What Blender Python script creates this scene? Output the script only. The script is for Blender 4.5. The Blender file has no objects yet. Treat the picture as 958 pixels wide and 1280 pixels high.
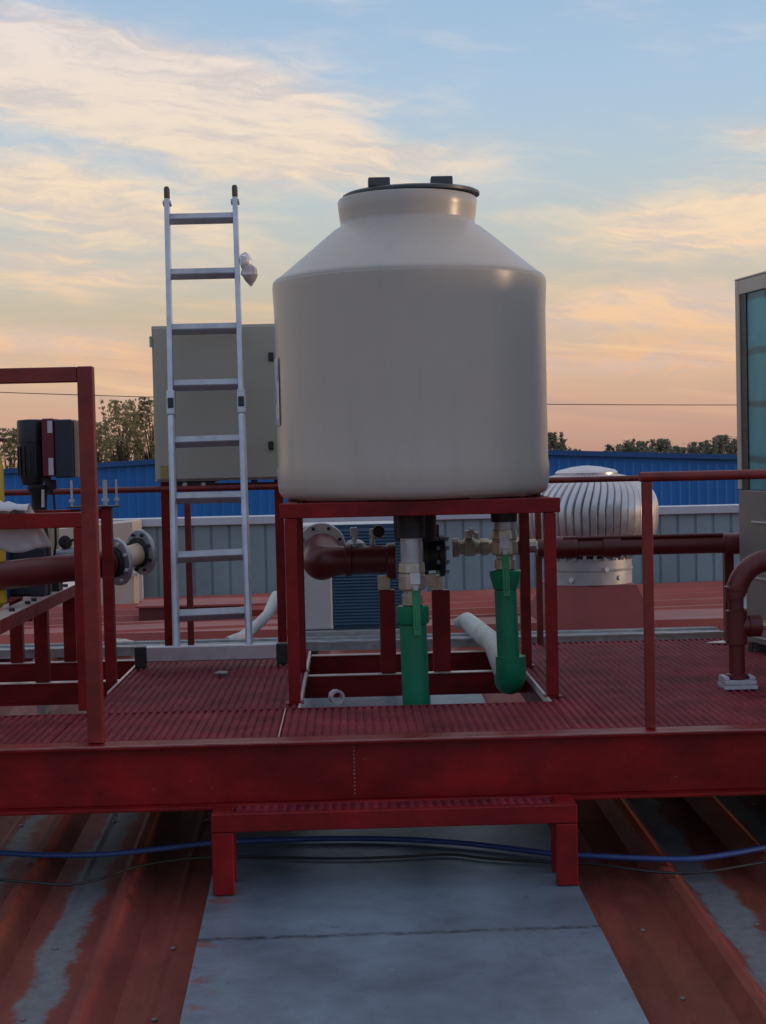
import bpy, bmesh, math, random
from mathutils import Vector, Matrix
R = math.radians
random.seed(7)
scene = bpy.context.scene
COL = scene.collection

# ------------------------------------------------------------------ camera
EYE = Vector((0, 0, 1.07))
FPX = 1950.0                       # focal length in photo pixels (photo 958 x 1280)
yaw, pitch, roll = math.atan(44/1950), math.atan(70/1950), R(1.3)
fwd = Vector((math.sin(yaw)*math.cos(pitch), math.cos(yaw)*math.cos(pitch), -math.sin(pitch)))
r0 = Vector((math.cos(yaw), -math.sin(yaw), 0))
u0 = r0.cross(fwd)
RT = math.cos(roll)*r0 - math.sin(roll)*u0
UP = math.sin(roll)*r0 + math.cos(roll)*u0
cam = bpy.data.cameras.new("camera")
camo = bpy.data.objects.new("camera", cam)
COL.objects.link(camo)
cam.sensor_fit = 'VERTICAL'; cam.sensor_height = 36.0
cam.lens = 36.0*FPX/1280.0
cam.clip_start = 0.05; cam.clip_end = 2000
m = Matrix.Identity(4)
for i in range(3):
    m[i][0] = RT[i]; m[i][1] = UP[i]; m[i][2] = -fwd[i]; m[i][3] = EYE[i]
camo.matrix_world = m
scene.camera = camo

def ray(px, py):
    return ((px-479)/FPX)*RT - ((py-640)/FPX)*UP + fwd
def W(px, py, Y):                  # point seen at a photo pixel, at distance Y
    v = ray(px, py); return EYE + v*(Y/v.y)
def Fz(px, py, z=0.0):             # ... on a level plane
    v = ray(px, py); return EYE + v*((z-EYE.z)/v.z)
def PL(px, py, z0, y0, s):         # ... on the sloping roof plane z = z0 + s (y - y0)
    v = ray(px, py)
    t = (z0 - s*y0 - EYE.z)/(v.z - s*v.y); return EYE + v*t
def px(n, Y): return n*Y/FPX

# ------------------------------------------------------------------ light
SUN_EL, SUN_AZ = R(3.6), R(97)     # azimuth measured from +Y towards +X
sun = bpy.data.lights.new("sun", 'SUN'); suno = bpy.data.objects.new("sun", sun)
COL.objects.link(suno)
sun.energy = 0.95; sun.angle = R(6); sun.color = (1.0, 0.66, 0.40)
sd = Vector((math.sin(SUN_AZ)*math.cos(SUN_EL), math.cos(SUN_AZ)*math.cos(SUN_EL), math.sin(SUN_EL)))
suno.rotation_euler = sd.to_track_quat('Z', 'Y').to_euler()

world = bpy.data.worlds.new("World"); scene.world = world; world.use_nodes = True
nt = world.node_tree; nt.nodes.clear()
def N(t, **kw):
    n = nt.nodes.new(t)
    for k, v in kw.items(): setattr(n, k, v)
    return n
def put(sock, v):
    if isinstance(v, bpy.types.NodeSocket): nt.links.new(v, sock)
    else: sock.default_value = v
def mth(op, a, b=None, c=None, clamp=False):
    n = N('ShaderNodeMath', operation=op); n.use_clamp = clamp
    put(n.inputs[0], a)
    if b is not None: put(n.inputs[1], b)
    if c is not None: put(n.inputs[2], c)
    return n.outputs[0]
def mixc(f, a, b, blend='MIX'):
    n = N('ShaderNodeMix', data_type='RGBA', blend_type=blend)
    put(n.inputs[0], f); put(n.inputs[6], a); put(n.inputs[7], b)
    return n.outputs[2]
def lin(r, g, b):
    f = lambda c: (c/255/12.92 if c/255 <= .04045 else ((c/255+.055)/1.055)**2.4)
    return (f(r), f(g), f(b), 1)
tc = N('ShaderNodeTexCoord')
sep = N('ShaderNodeSeparateXYZ'); nt.links.new(tc.outputs['Generated'], sep.inputs[0])
X, Y, Z = sep.outputs
az = mth('ARCTAN2', X, Y)
el = mth('ARCSINE', Z)
# clear-sky gradient by elevation (radians), bright dusk side
rp = N('ShaderNodeValToRGB')
put(rp.inputs[0], mth('MULTIPLY', mth('ADD', el, 0.05), 1/0.65))
cr = rp.color_ramp
stops = [(-0.05, (120, 96, 84)), (0.0, (198, 156, 138)), (0.025, (220, 176, 152)), (0.055, (222, 191, 164)),
         (0.09, (212, 196, 172)), (0.125, (202, 204, 196)), (0.17, (194, 210, 218)), (0.23, (178, 206, 232)),
         (0.30, (164, 196, 228)), (0.45, (146, 174, 208)), (0.6, (136, 162, 196))]
while len(cr.elements) < len(stops): cr.elements.new(0.5)
for e, (p, c) in zip(cr.elements, stops):
    e.position = (p+0.05)/0.65; e.color = lin(*c)
sky_front = rp.outputs[0]
nish = N('ShaderNodeTexSky', sky_type='NISHITA'); nish.sun_disc = False
nish.sun_elevation = SUN_EL; nish.sun_rotation = SUN_AZ; nish.air_density = 1.2; nish.dust_density = 2.0
sky_n = mixc(1.0, nish.outputs[0], (0.10, 0.10, 0.10, 1), 'MULTIPLY')
base = mixc(0.12, sky_front, sky_n)
# cirrus streaks: stretched, warped noise in direction space
def comb(a, b, c=0.0):
    n = N('ShaderNodeCombineXYZ'); put(n.inputs[0], a); put(n.inputs[1], b); put(n.inputs[2], c); return n.outputs[0]
def noise(vec, scale, detail, rough=0.55, dist=0.0, out=0):
    n = N('ShaderNodeTexNoise'); nt.links.new(vec, n.inputs['Vector'])
    n.inputs['Scale'].default_value = scale; n.inputs['Detail'].default_value = detail
    n.inputs['Roughness'].default_value = rough; n.inputs['Distortion'].default_value = dist
    return n.outputs[out]
def sstep(v, lo, hi):
    n = N('ShaderNodeMapRange', interpolation_type='SMOOTHSTEP'); put(n.inputs[0], v)
    n.inputs[1].default_value = lo; n.inputs[2].default_value = hi; return n.outputs[0]
tilt = mth('ADD', el, mth('MULTIPLY', az, 0.10))           # streaks sink a little towards the right
w1 = noise(comb(mth('MULTIPLY', az, 4.0), mth('MULTIPLY', el, 10.0)), 1.6, 3)
tw = mth('ADD', tilt, mth('MULTIPLY', mth('SUBTRACT', w1, 0.5), 0.05))
streak = noise(comb(mth('MULTIPLY', az, 5.0), mth('MULTIPLY', tw, 26.0), 3.1), 1.0, 7, 0.60, 0.1)
fine = noise(comb(mth('MULTIPLY', az, 16.0), mth('MULTIPLY', tw, 80.0), 8.4), 1.0, 6, 0.64, 0.12)
puff = noise(comb(mth('MULTIPLY', az, 14.0), mth('MULTIPLY', el, 34.0), 5.2), 1.0, 6, 0.6, 0.15)
tex = mth('ADD', mth('MULTIPLY', streak, 0.55), mth('ADD', mth('MULTIPLY', fine, 0.28), mth('MULTIPLY', puff, 0.17)))
def blob(xc, yc, sx, sy, slope, wgt):
    a0 = (xc-435)/FPX; e0 = (570-0.0227*(xc-479)-yc)/FPX
    da = mth('SUBTRACT', az, a0)
    de = mth('ADD', mth('SUBTRACT', el, e0), mth('MULTIPLY', da, slope))
    q = mth('ADD', mth('POWER', mth('ABSOLUTE', mth('DIVIDE', da, sx/FPX)), 2.0), mth('POWER', mth('ABSOLUTE', mth('DIVIDE', de, sy/FPX)), 2.0))
    return mth('MULTIPLY', mth('EXPONENT', mth('MULTIPLY', q, -1.0)), wgt)
blobs = [(120, 120, 300, 70, 0.20, 1.0), (330, 165, 220, 52, 0.20, 0.8), (60, 45, 190, 30, 0.25, 0.5), (100, 262, 200, 40, 0.12, 1.0), (560, 280, 200, 14, 0.0, 0.3), 
         (70, 345, 160, 30, 0.10, 0.9), (40, 430, 190, 26, 0.05, 0.8), (420, 5, 80, 16, 0.15, 0.55),
         (910, 295, 190, 52, -0.05, 0.85), (840, 385, 240, 34, 0.0, 0.85), (950, 188, 60, 16, 0.0, 0.6),
         (800, 455, 280, 24, 0.0, 0.8), (-500, 150, 330, 90, 0.2, 0.9), (1500, 260, 360, 90, 0.1, 0.8), (330, 470, 300, 22, 0, 0.35)]
msk = None
for b in blobs:
    v = blob(*b); msk = v if msk is None else mth('ADD', msk, v)
msk = mth('MINIMUM', msk, 1.0)
far = sstep(el, 0.28, 0.5)                                    # loose cirrus overhead
msk = mth('MAXIMUM', msk, mth('MULTIPLY', far, 0.5))
dens = sstep(mth('ADD', tex, mth('MULTIPLY', msk, 0.36)), 0.50, 0.88)
veil = mth('MULTIPLY', msk, 0.55)
dens = mth('MINIMUM', mth('ADD', dens, mth('MULTIPLY', veil, sstep(streak, 0.3, 0.7))), 1.0)
crp = N('ShaderNodeValToRGB'); put(crp.inputs[0], mth('MULTIPLY', el, 1/0.35))
cs = [(0.0, (220, 166, 140)), (0.05, (238, 186, 146)), (0.10, (248, 210, 172)), (0.15, (250, 222, 188)), (0.20, (246, 224, 200)), (0.30, (238, 226, 222))]
while len(crp.color_ramp.elements) < len(cs): crp.color_ramp.elements.new(0.5)
for e, (p, c) in zip(crp.color_ramp.elements, cs):
    e.position = p/0.35; e.color = lin(*c)
ccol = mixc(sstep(fine, 0.62, 0.36), crp.outputs[0], mixc(0.55, crp.outputs[0], lin(190, 186, 192)))
skyc = mixc(mth('MULTIPLY', dens, 0.92), base, ccol)
# low grey-mauve cloud bars near the horizon
bars = mth('MULTIPLY', sstep(noise(comb(mth('MULTIPLY', az, 3.0), mth('MULTIPLY', tilt, 55.0), 1.7), 1.0, 5), 0.52, 0.68), mth('MULTIPLY', sstep(el, 0.0, 0.02), sstep(el, 0.11, 0.05)))
skyc = mixc(mth('MULTIPLY', bars, 0.5), skyc, lin(186, 156, 148))
lowc = mth('MULTIPLY', sstep(noise(comb(mth('MULTIPLY', az, 5.0), mth('MULTIPLY', tilt, 70.0), 12.3), 1.0, 6, 0.6), 0.50, 0.70), mth('MULTIPLY', sstep(el, 0.012, 0.04), sstep(el, 0.14, 0.07)))
skyc = mixc(mth('MULTIPLY', lowc, 0.6), skyc, lin(246, 204, 158))
# the sky opposite the dusk glow is darker and bluer
side = sstep(Y, -0.55, 0.75)
back = mixc(1.0, skyc, (0.72, 0.80, 0.94, 1), 'MULTIPLY')
skyc = mixc(side, back, skyc)
bg = N('ShaderNodeBackground'); nt.links.new(skyc, bg.inputs[0]); bg.inputs[1].default_value = 1.0
wo = N('ShaderNodeOutputWorld'); nt.links.new(bg.outputs[0], wo.inputs[0])

vs = scene.view_settings
vs.view_transform = 'Standard'; vs.look = 'None'; vs.exposure = 0.0; vs.gamma = 1.0
vs.use_curve_mapping = False
scene.render.engine = 'CYCLES'

# ------------------------------------------------------------------ materials
MATS = {}
def mat(name, c, rough=0.5, metal=0.0, var=0.12, scale=6.0, bump=0.0, bscale=60.0, spot=None, spot_amt=0.5, spot_scale=3.0,
        spot_lo=0.55, spot_hi=0.70, rvar=0.15, stretch=(1, 1, 1), extra=None, spec=0.5, trans=0.0, vc=None):
    if name in MATS: return MATS[name]
    mt = bpy.data.materials.new(name); mt.use_nodes = True
    t = mt.node_tree; bs = t.nodes['Principled BSDF']
    L = t.links.new
    co = t.nodes.new('ShaderNodeTexCoord'); mp = t.nodes.new('ShaderNodeMapping')
    mp.inputs['Scale'].default_value = stretch; L(co.outputs['Object'], mp.inputs[0])
    n1 = t.nodes.new('ShaderNodeTexNoise'); n1.inputs['Scale'].default_value = scale; n1.inputs['Detail'].default_value = 6
    L(mp.outputs[0], n1.inputs['Vector'])
    mx = t.nodes.new('ShaderNodeMix'); mx.data_type = 'RGBA'
    r = t.nodes.new('ShaderNodeMapRange'); r.inputs[1].default_value = .3; r.inputs[2].default_value = .7; L(n1.outputs[0], r.inputs[0]); L(r.outputs[0], mx.inputs[0])
    mx.inputs[6].default_value = tuple(x*(1-var) for x in c[:3])+(1,)
    mx.inputs[7].default_value = tuple(min(1, x*(1+var)) for x in c[:3])+(1,)
    colr = mx.outputs[2]
    if spot:
        n2 = t.nodes.new('ShaderNodeTexNoise'); n2.inputs['Scale'].default_value = spot_scale; n2.inputs['Detail'].default_value = 8
        n2.inputs['Roughness'].default_value = .65
        L(mp.outputs[0], n2.inputs['Vector'])
        r2 = t.nodes.new('ShaderNodeMapRange'); r2.interpolation_type = 'SMOOTHSTEP'
        r2.inputs[1].default_value = spot_lo; r2.inputs[2].default_value = spot_hi; r2.inputs[4].default_value = spot_amt
        L(n2.outputs[0], r2.inputs[0])
        m2 = t.nodes.new('ShaderNodeMix'); m2.data_type = 'RGBA'; L(r2.outputs[0], m2.inputs[0]); L(colr, m2.inputs[6])
        m2.inputs[7].default_value = tuple(spot[:3])+(1,)
        colr = m2.outputs[2]
    if extra: colr = extra(t, co, colr)
    L(colr, bs.inputs['Base Color'])
    rr = t.nodes.new('ShaderNodeMapRange'); rr.inputs[1].default_value = .25; rr.inputs[2].default_value = .75
    rr.inputs[3].default_value = max(.02, rough-rvar*.5); rr.inputs[4].default_value = min(1, rough+rvar*.5)
    n3 = t.nodes.new('ShaderNodeTexNoise'); n3.inputs['Scale'].default_value = scale*2.3; n3.inputs['Detail'].default_value = 5
    L(mp.outputs[0], n3.inputs['Vector']); L(n3.outputs[0], rr.inputs[0]); L(rr.outputs[0], bs.inputs['Roughness'])
    bs.inputs['Metallic'].default_value = metal
    bs.inputs['Specular IOR Level'].default_value = spec
    if bump:
        nb = t.nodes.new('ShaderNodeTexNoise'); nb.inputs['Scale'].default_value = bscale; nb.inputs['Detail'].default_value = 4
        L(mp.outputs[0], nb.inputs['Vector'])
        b = t.nodes.new('ShaderNodeBump'); b.inputs['Strength'].default_value = 0.5; b.inputs['Distance'].default_value = bump
        L(nb.outputs[0], b.inputs['Height']); L(b.outputs[0], bs.inputs['Normal'])
    if trans: bs.inputs['Transmission Weight'].default_value = trans
    MATS[name] = mt
    return mt

# ------------------------------------------------------------------ mesh builder
class MB:
    def __init__(s): s.v = []; s.f = []
    def add(s, vs_, fs):
        o = len(s.v); s.v += [Vector(p) for p in vs_]; s.f += [tuple(i+o for i in f) for f in fs]; return s
    def box(s, x0, x1, y0, y1, z0, z1):
        p = [(x, y, z) for z in (z0, z1) for y in (y0, y1) for x in (x0, x1)]
        return s.add(p, [(0,2,3,1), (4,5,7,6), (0,1,5,4), (2,6,7,3), (0,4,6,2), (1,3,7,5)])
    def bar(s, p0, p1, w, h, up=(0,0,1)):
        p0 = Vector(p0); p1 = Vector(p1); d = (p1-p0).normalized(); u = Vector(up)
        sd_ = d.cross(u)
        if sd_.length < 1e-4: sd_ = d.cross(Vector((0,1,0)))
        sd_.normalize(); u = sd_.cross(d)
        q = []
        for P in (p0, p1):
            for a, b in ((-1,-1), (1,-1), (1,1), (-1,1)): q.append(P + sd_*(a*w/2) + u*(b*h/2))
        return s.add(q, [(3,2,1,0), (4,5,6,7), (0,1,5,4), (1,2,6,5), (2,3,7,6), (3,0,4,7)])
    def tube(s, pts, r, n=16, cap=True):
        pts = [Vector(p) for p in pts]; k = len(pts)
        rs = r if isinstance(r, (list, tuple)) else [r]*k
        prev = None; rings = []
        for i, P in enumerate(pts):
            d = (pts[min(i+1, k-1)] - pts[max(i-1, 0)]).normalized()
            if prev is None:
                a = Vector((0,0,1)) if abs(d.z) < .9 else Vector((0,1,0))
                sx = d.cross(a).normalized()
            else:
                sx = (prev - d*prev.dot(d)).normalized()
            prev = sx; sy = d.cross(sx)
            rings.append([P + (sx*math.cos(2*math.pi*j/n) + sy*math.sin(2*math.pi*j/n))*rs[i] for j in range(n)])
        vv = [p for g in rings for p in g]; ff = []
        for i in range(k-1):
            for j in range(n):
                a = i*n+j; b = i*n+(j+1) % n; ff.append((a, b, b+n, a+n))
        if cap: ff.append(tuple(range(n-1, -1, -1))); ff.append(tuple((k-1)*n+j for j in range(n)))
        return s.add(vv, ff)
    def lathe(s, prof, c, axis=(0,0,1), n=48):       # prof: (radius, distance along axis)
        c = Vector(c); a = Vector(axis).normalized()
        t = Vector((0,0,1)) if abs(a.z) < .9 else Vector((0,-1,0))
        sx = a.cross(t).normalized(); sy = a.cross(sx)
        vv = []; ff = []
        for r, h in prof:
            for j in range(n):
                vv.append(c + a*h + (sx*math.cos(2*math.pi*j/n)+sy*math.sin(2*math.pi*j/n))*r)
        for i in range(len(prof)-1):
            for j in range(n):
                q = i*n+j; w = i*n+(j+1) % n; ff.append((q, w, w+n, q+n))
        ff.append(tuple(range(n-1, -1, -1))); ff.append(tuple((len(prof)-1)*n+j for j in range(n)))
        return s.add(vv, ff)
    def prism(s, poly, y0, y1):                      # poly in (x, z), extruded along y
        n = len(poly); vv = [(a, y0, b) for a, b in poly]+[(a, y1, b) for a, b in poly]
        ff = [tuple(range(n)), tuple(range(2*n-1, n-1, -1))]
        for i in range(n): j = (i+1) % n; ff.append((j, i, i+n, j+n))
        return s.add(vv, ff)

def obj(name, mb, material, parent=None, smooth=False, bevel=0.0, loc=None):
    me = bpy.data.meshes.new(name)
    off = Vector((0,0,0))
    p = parent
    while p is not None: off += p.location; p = p.parent
    if loc is not None: off = Vector(loc)
    me.from_pydata([tuple(v-off) for v in mb.v], [], mb.f); me.validate()
    bm = bmesh.new(); bm.from_mesh(me); bmesh.ops.recalc_face_normals(bm, faces=bm.faces); bm.to_mesh(me); bm.free()
    o = bpy.data.objects.new(name, me); COL.objects.link(o)
    me.materials.append(material)
    if parent is not None: o.parent = parent
    elif loc is not None: o.location = loc
    if smooth:
        for f in me.polygons: f.use_smooth = True
        try: me.set_sharp_from_angle(angle=R(38))
        except Exception: pass
    if bevel:
        b = o.modifiers.new("bevel", 'BEVEL'); b.width = bevel; b.segments = 2; b.limit_method = 'ANGLE'; b.angle_limit = R(40)
    return o
def thing(name, label, cat, loc, group=None):
    o = bpy.data.objects.new(name, None); COL.objects.link(o); o.location = loc
    o.empty_display_size = .1
    o['label'] = label; o['category'] = cat
    if group: o['group'] = group
    return o
def tag(o, label, cat, group=None):
    o['label'] = label; o['category'] = cat
    if group: o['group'] = group
    return o
def struct(o, kind='structure'): o['kind'] = kind; return o

def chips(t, co, colr):
    n = t.nodes.new('ShaderNodeTexNoise'); n.inputs['Scale'].default_value = 38; n.inputs['Detail'].default_value = 9; n.inputs['Roughness'].default_value = .7; t.links.new(co.outputs['Object'], n.inputs['Vector'])
    r = t.nodes.new('ShaderNodeMapRange'); r.inputs[1].default_value = .67; r.inputs[2].default_value = .70; r.inputs[4].default_value = .6; t.links.new(n.outputs[0], r.inputs[0])
    m1 = t.nodes.new('ShaderNodeMix'); m1.data_type = 'RGBA'; t.links.new(r.outputs[0], m1.inputs[0]); t.links.new(colr, m1.inputs[6]); m1.inputs[7].default_value = (.28, .13, .11, 1)
    mp = t.nodes.new('ShaderNodeMapping'); mp.inputs['Scale'].default_value = (1.3, 1.6, 2.0); t.links.new(co.outputs['Object'], mp.inputs[0])
    n2 = t.nodes.new('ShaderNodeTexNoise'); n2.inputs['Scale'].default_value = 3.5; n2.inputs['Detail'].default_value = 10; n2.inputs['Roughness'].default_value = .75; t.links.new(mp.outputs[0], n2.inputs['Vector'])
    r2 = t.nodes.new('ShaderNodeMapRange'); r2.inputs[1].default_value = .34; r2.inputs[2].default_value = .66; r2.inputs[3].default_value = .62; r2.inputs[4].default_value = 1.28; t.links.new(n2.outputs[0], r2.inputs[0])
    m2 = t.nodes.new('ShaderNodeMix'); m2.data_type = 'RGBA'; m2.blend_type = 'MULTIPLY'; m2.inputs[0].default_value = 1; t.links.new(m1.outputs[2], m2.inputs[6]); t.links.new(r2.outputs[0], m2.inputs[7])
    return m2.outputs[2]
RED = mat('red_oxide_paint', (.20, .006, .008), .42, 0, .25, 3.0, .0006, 120, spot=(.12, .007, .010), spot_amt=.65, spot_scale=2.4, spec=.28, extra=chips)
REDD = mat('dark_red_pipe_paint', (.12, .016, .018), .40, 0, .2, 4.0, .0008, 90, spot=(.19, .035, .03), spot_amt=.5, spot_scale=5)
REDR = mat('guard_rail_paint', (.19, .016, .014), .42, 0, .2, 5.0, .0006, 120, spot=(.25, .06, .04), spot_amt=.4, spot_scale=6, extra=chips)
GRAT = mat('grating_paint', (.22, .027, .042), .60, 0, .25, 4.0, .0010, 160, spot=(.12, .012, .026), spot_amt=.7, spot_scale=1.3, spec=.12, extra=chips)
TRIM = mat('worn_pale_sheen', (.68, .56, .52), .34, 0, .15, 14.0, .001, 80, spot=(.30, .10, .08), spot_amt=.45, spot_scale=9)  # pale tone paints in reflected sky on flange tops, with worn red spots
ALU = mat('aluminium', (.54, .57, .62), .34, .75, .12, 9.0, .0004, 200, spot=(.35, .36, .40), spot_amt=.35, spot_scale=12)
GALV = mat('galvanised_steel', (.48, .52, .55), .42, .55, .2, 16.0, .0003, 200, spot=(.32, .35, .37), spot_amt=.5, spot_scale=24)
BLACK = mat('black_plastic', (.018, .019, .022), .45, 0, .2, 20)
DARK = mat('dark_iron', (.03, .032, .038), .5, .3, .3, 20, .001, 60)
BRASS = mat('brass', (.50, .45, .36), .38, .6, .18, 20, .0006, 90, spot=(.30, .26, .19), spot_amt=.5, spot_scale=18)
GREEN = mat('green_pipe_plastic', (.005, .21, .10), .38, 0, .1, 7, 0, spot=(.01, .14, .075), spot_amt=.4, spot_scale=6)
GREENH = mat('green_handle_plastic', (.010, .25, .09), .40, 0, .1, 9)
WHITE = mat('white_plastic', (.72, .73, .74), .5, 0, .06, 9)
YEL = mat('yellow_paint', (.65, .45, .03), .4, 0, .1, 7, spot=(.4, .25, .03), spot_amt=.4, spot_scale=8)
PALE = mat('pale_insulation', (.48, .55, .52), .6, 0, .12, 12, .002, 60, spot=(.32, .38, .36), spot_amt=.5, spot_scale=7)
RUST = mat('rusty_stain', (.30, .10, .05), .8, 0, .3, 30)
STAIN = mat('tan_steel', (.62, .50, .36), .45, .1, .15, 12)
WOODT = mat('tan_board', (.50, .36, .24), .7, 0, .1, 10)

# ------------------------------------------------------------------ roof and ground
SL = 0.051; Z0 = -0.52; Y0 = 5.68                     # walkway sheet plane
def slabz(y): return Z0 + SL*(y-Y0)
ROTV = 0.0154                                          # roof sheets run towards a point slightly left
def rot(p):                                            # into the roof's own axes
    c, s_ = math.cos(ROTV), math.sin(ROTV)
    return (p.x*c + p.y*s_, -p.x*s_ + p.y*c)
crestz = Z0-0.012
c_a = rot(PL(90, 1280, crestz, Y0, SL))[0]
c_b = rot(PL(968, 1280, crestz, Y0, SL))[0]
pitchx = (c_b-c_a)/5
# grey sealant streak positions, in roof axes
sA = rot(PL(30, 1280, crestz-.04, Y0, SL))[0]; sB = rot(PL(888, 1100, crestz-.02, Y0, SL))[0]; sC = rot(PL(945, 1020, crestz-.02, Y0, SL))[0]
sD = rot(PL(28, 1035, crestz-.02, Y0, SL))[0]
streaks = [(sA, .055), (sB, .065), (sC, .06), (sD, .035)]
def roof_extra(t, co, colr):
    L = t.links.new
    def mt(op, a, b=None):
        n = t.nodes.new('ShaderNodeMath'); n.operation = op
        for i, v in enumerate((a, b)):
            if v is None: continue
            if isinstance(v, bpy.types.NodeSocket): L(v, n.inputs[i])
            else: n.inputs[i].default_value = v
        return n.outputs[0]
    sp = t.nodes.new('ShaderNodeSeparateXYZ'); L(co.outputs['Object'], sp.inputs[0])
    nz = t.nodes.new('ShaderNodeTexNoise'); nz.inputs['Scale'].default_value = 3.6; nz.inputs['Detail'].default_value = 10; nz.inputs['Roughness'].default_value = .74
    L(co.outputs['Object'], nz.inputs['Vector'])
    off = mt('MULTIPLY', mt('SUBTRACT', nz.outputs[0], .5), .26)
    xx = mt('ADD', sp.outputs[0], off)
    res = None
    for x0, w in streaks:
        r = t.nodes.new('ShaderNodeMapRange'); r.interpolation_type = 'SMOOTHSTEP'
        L(mt('ABSOLUTE', mt('SUBTRACT', xx, x0)), r.inputs[0]); r.inputs[1].default_value = w+.022; r.inputs[2].default_value = w-.022
        res = r.outputs[0] if res is None else mt('MAXIMUM', res, r.outputs[0])
    n6 = t.nodes.new('ShaderNodeTexNoise'); n6.inputs['Scale'].default_value = 2.6; n6.inputs['Detail'].default_value = 10; n6.inputs['Roughness'].default_value = .78
    mp6 = t.nodes.new('ShaderNodeMapping'); mp6.inputs['Scale'].default_value = (2.6, .7, 1); L(co.outputs['Object'], mp6.inputs[0]); L(mp6.outputs[0], n6.inputs['Vector'])
    r6 = t.nodes.new('ShaderNodeMapRange'); r6.inputs[1].default_value = .33; r6.inputs[2].default_value = .66; r6.inputs[3].default_value = .66; r6.inputs[4].default_value = 1.22; L(n6.outputs[0], r6.inputs[0])
    m6 = t.nodes.new('ShaderNodeMix'); m6.data_type = 'RGBA'; m6.blend_type = 'MULTIPLY'; m6.inputs[0].default_value = 1; L(colr, m6.inputs[6]); L(r6.outputs[0], m6.inputs[7])
    colr = m6.outputs[2]
    n2 = t.nodes.new('ShaderNodeTexNoise'); n2.inputs['Scale'].default_value = 26; n2.inputs['Detail'].default_value = 6
    L(co.outputs['Object'], n2.inputs['Vector'])
    g = t.nodes.new('ShaderNodeMix'); g.data_type = 'RGBA'; L(n2.outputs[0], g.inputs[0])
    g.inputs[6].default_value = (.10, .13, .145, 1); g.inputs[7].default_value = (.24, .28, .29, 1)
    mx = t.nodes.new('ShaderNodeMix'); mx.data_type = 'RGBA'; L(mt('MULTIPLY', res, .9), mx.inputs[0]); L(colr, mx.inputs[6]); L(g.outputs[2], mx.inputs[7])
    return mx.outputs[2]
ROOF = mat('weathered_red_roof_paint', (.235, .052, .040), .60, 0, .25, 2.2, .002, 30, spot=(.175, .058, .030), spot_amt=.7, spot_scale=1.3,
           spot_lo=.42, spot_hi=.62, stretch=(1.6, .6, 1), extra=roof_extra, spec=.25)
BROOF = mat('pale_red_roof_paint', (.36, .085, .065), .42, 0, .2, 2.0, .003, 30, spot=(.46, .17, .12), spot_amt=.6, spot_scale=2.5, stretch=(.5, 1.5, 1))  # lighter red than the front roof, with random salmon patches

HH = 0.066
prof = []
for k in range(-13, 16):
    xc = c_a + k*pitchx
    prof += [(xc-.055, -HH), (xc-.012, 0), (xc+.020, 0), (xc+.10, -HH), (xc+pitchx*.5-.02, -HH), (xc+pitchx*.5, -HH+.006), (xc+pitchx*.5+.02, -HH)]
prof = sorted(set(prof))
rb = MB(); ys = [0.6, 3, 4.5, 6, 8, 10, 11.7]
vv = [(x, y, crestz + SL*(y-Y0) + z) for y in ys for x, z in prof]; n = len(prof)
rb.add(vv, [(i+j*n, i+1+j*n, i+1+(j+1)*n, i+(j+1)*n) for j in range(len(ys)-1) for i in range(n-1)])
roof = obj('roof', rb, ROOF); roof.rotation_euler.z = ROTV; struct(roof)

fs = MB()
for k in range(-9, 10):
    for y_ in (3.2, 4.75, 5.35, 6.9, 8.4):
        x_ = c_a+(k+.55)*pitchx; fs.lathe([(.011, 0), (.011, .004), (.006, .008)], (x_, y_+.02*(k % 3), crestz+SL*(y_-Y0)-HH+.002), n=8)
fso = obj('roof_screws', fs, mat('screw_cap', (.20, .16, .15), .5, .4, .3, 30)); fso.rotation_euler.z = ROTV; fso['kind'] = 'stuff'
# ridge flashing across the roof and the second roof slope behind it
RZ = -0.165
rc = MB()
rc.add([(-7, 11.25, RZ-.10), (8, 11.25, RZ-.10), (8, 11.27, RZ-.002), (-7, 11.27, RZ-.002), (-7, 11.95, RZ), (8, 11.95, RZ), (-7, 11.97, RZ-.06), (8, 11.97, RZ-.06)],
       [(0,1,2,3), (3,2,5,4), (4,5,7,6)])
rc_o = obj('ridge_flashing', rc, BROOF)
struct(rc_o)
br = MB(); nb = 60; pr = []
y = 11.4
while y < 16.5:
    pr += [(y, 0), (y+.16, 0), (y+.21, .085), (y+.27, .085), (y+.36, 0)]; y += .52
vv = [(x, yy + x*0.16, -0.235+z) for x in (-9, 10) for yy, z in pr]; n = len(pr)
br.add(vv, [(i, i+1, i+1+n, i+n) for i in range(n-1)])
struct(obj('back_roof', br, BROOF))
g = MB(); g.add([(-900, -60, -6.5), (900, -60, -6.5), (900, 1500, -6.5), (-900, 1500, -6.5)], [(0,1,2,3)])
struct(obj('ground', g, mat('dry_earth', (.16, .14, .09), .9, 0, .3, .05)))

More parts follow.
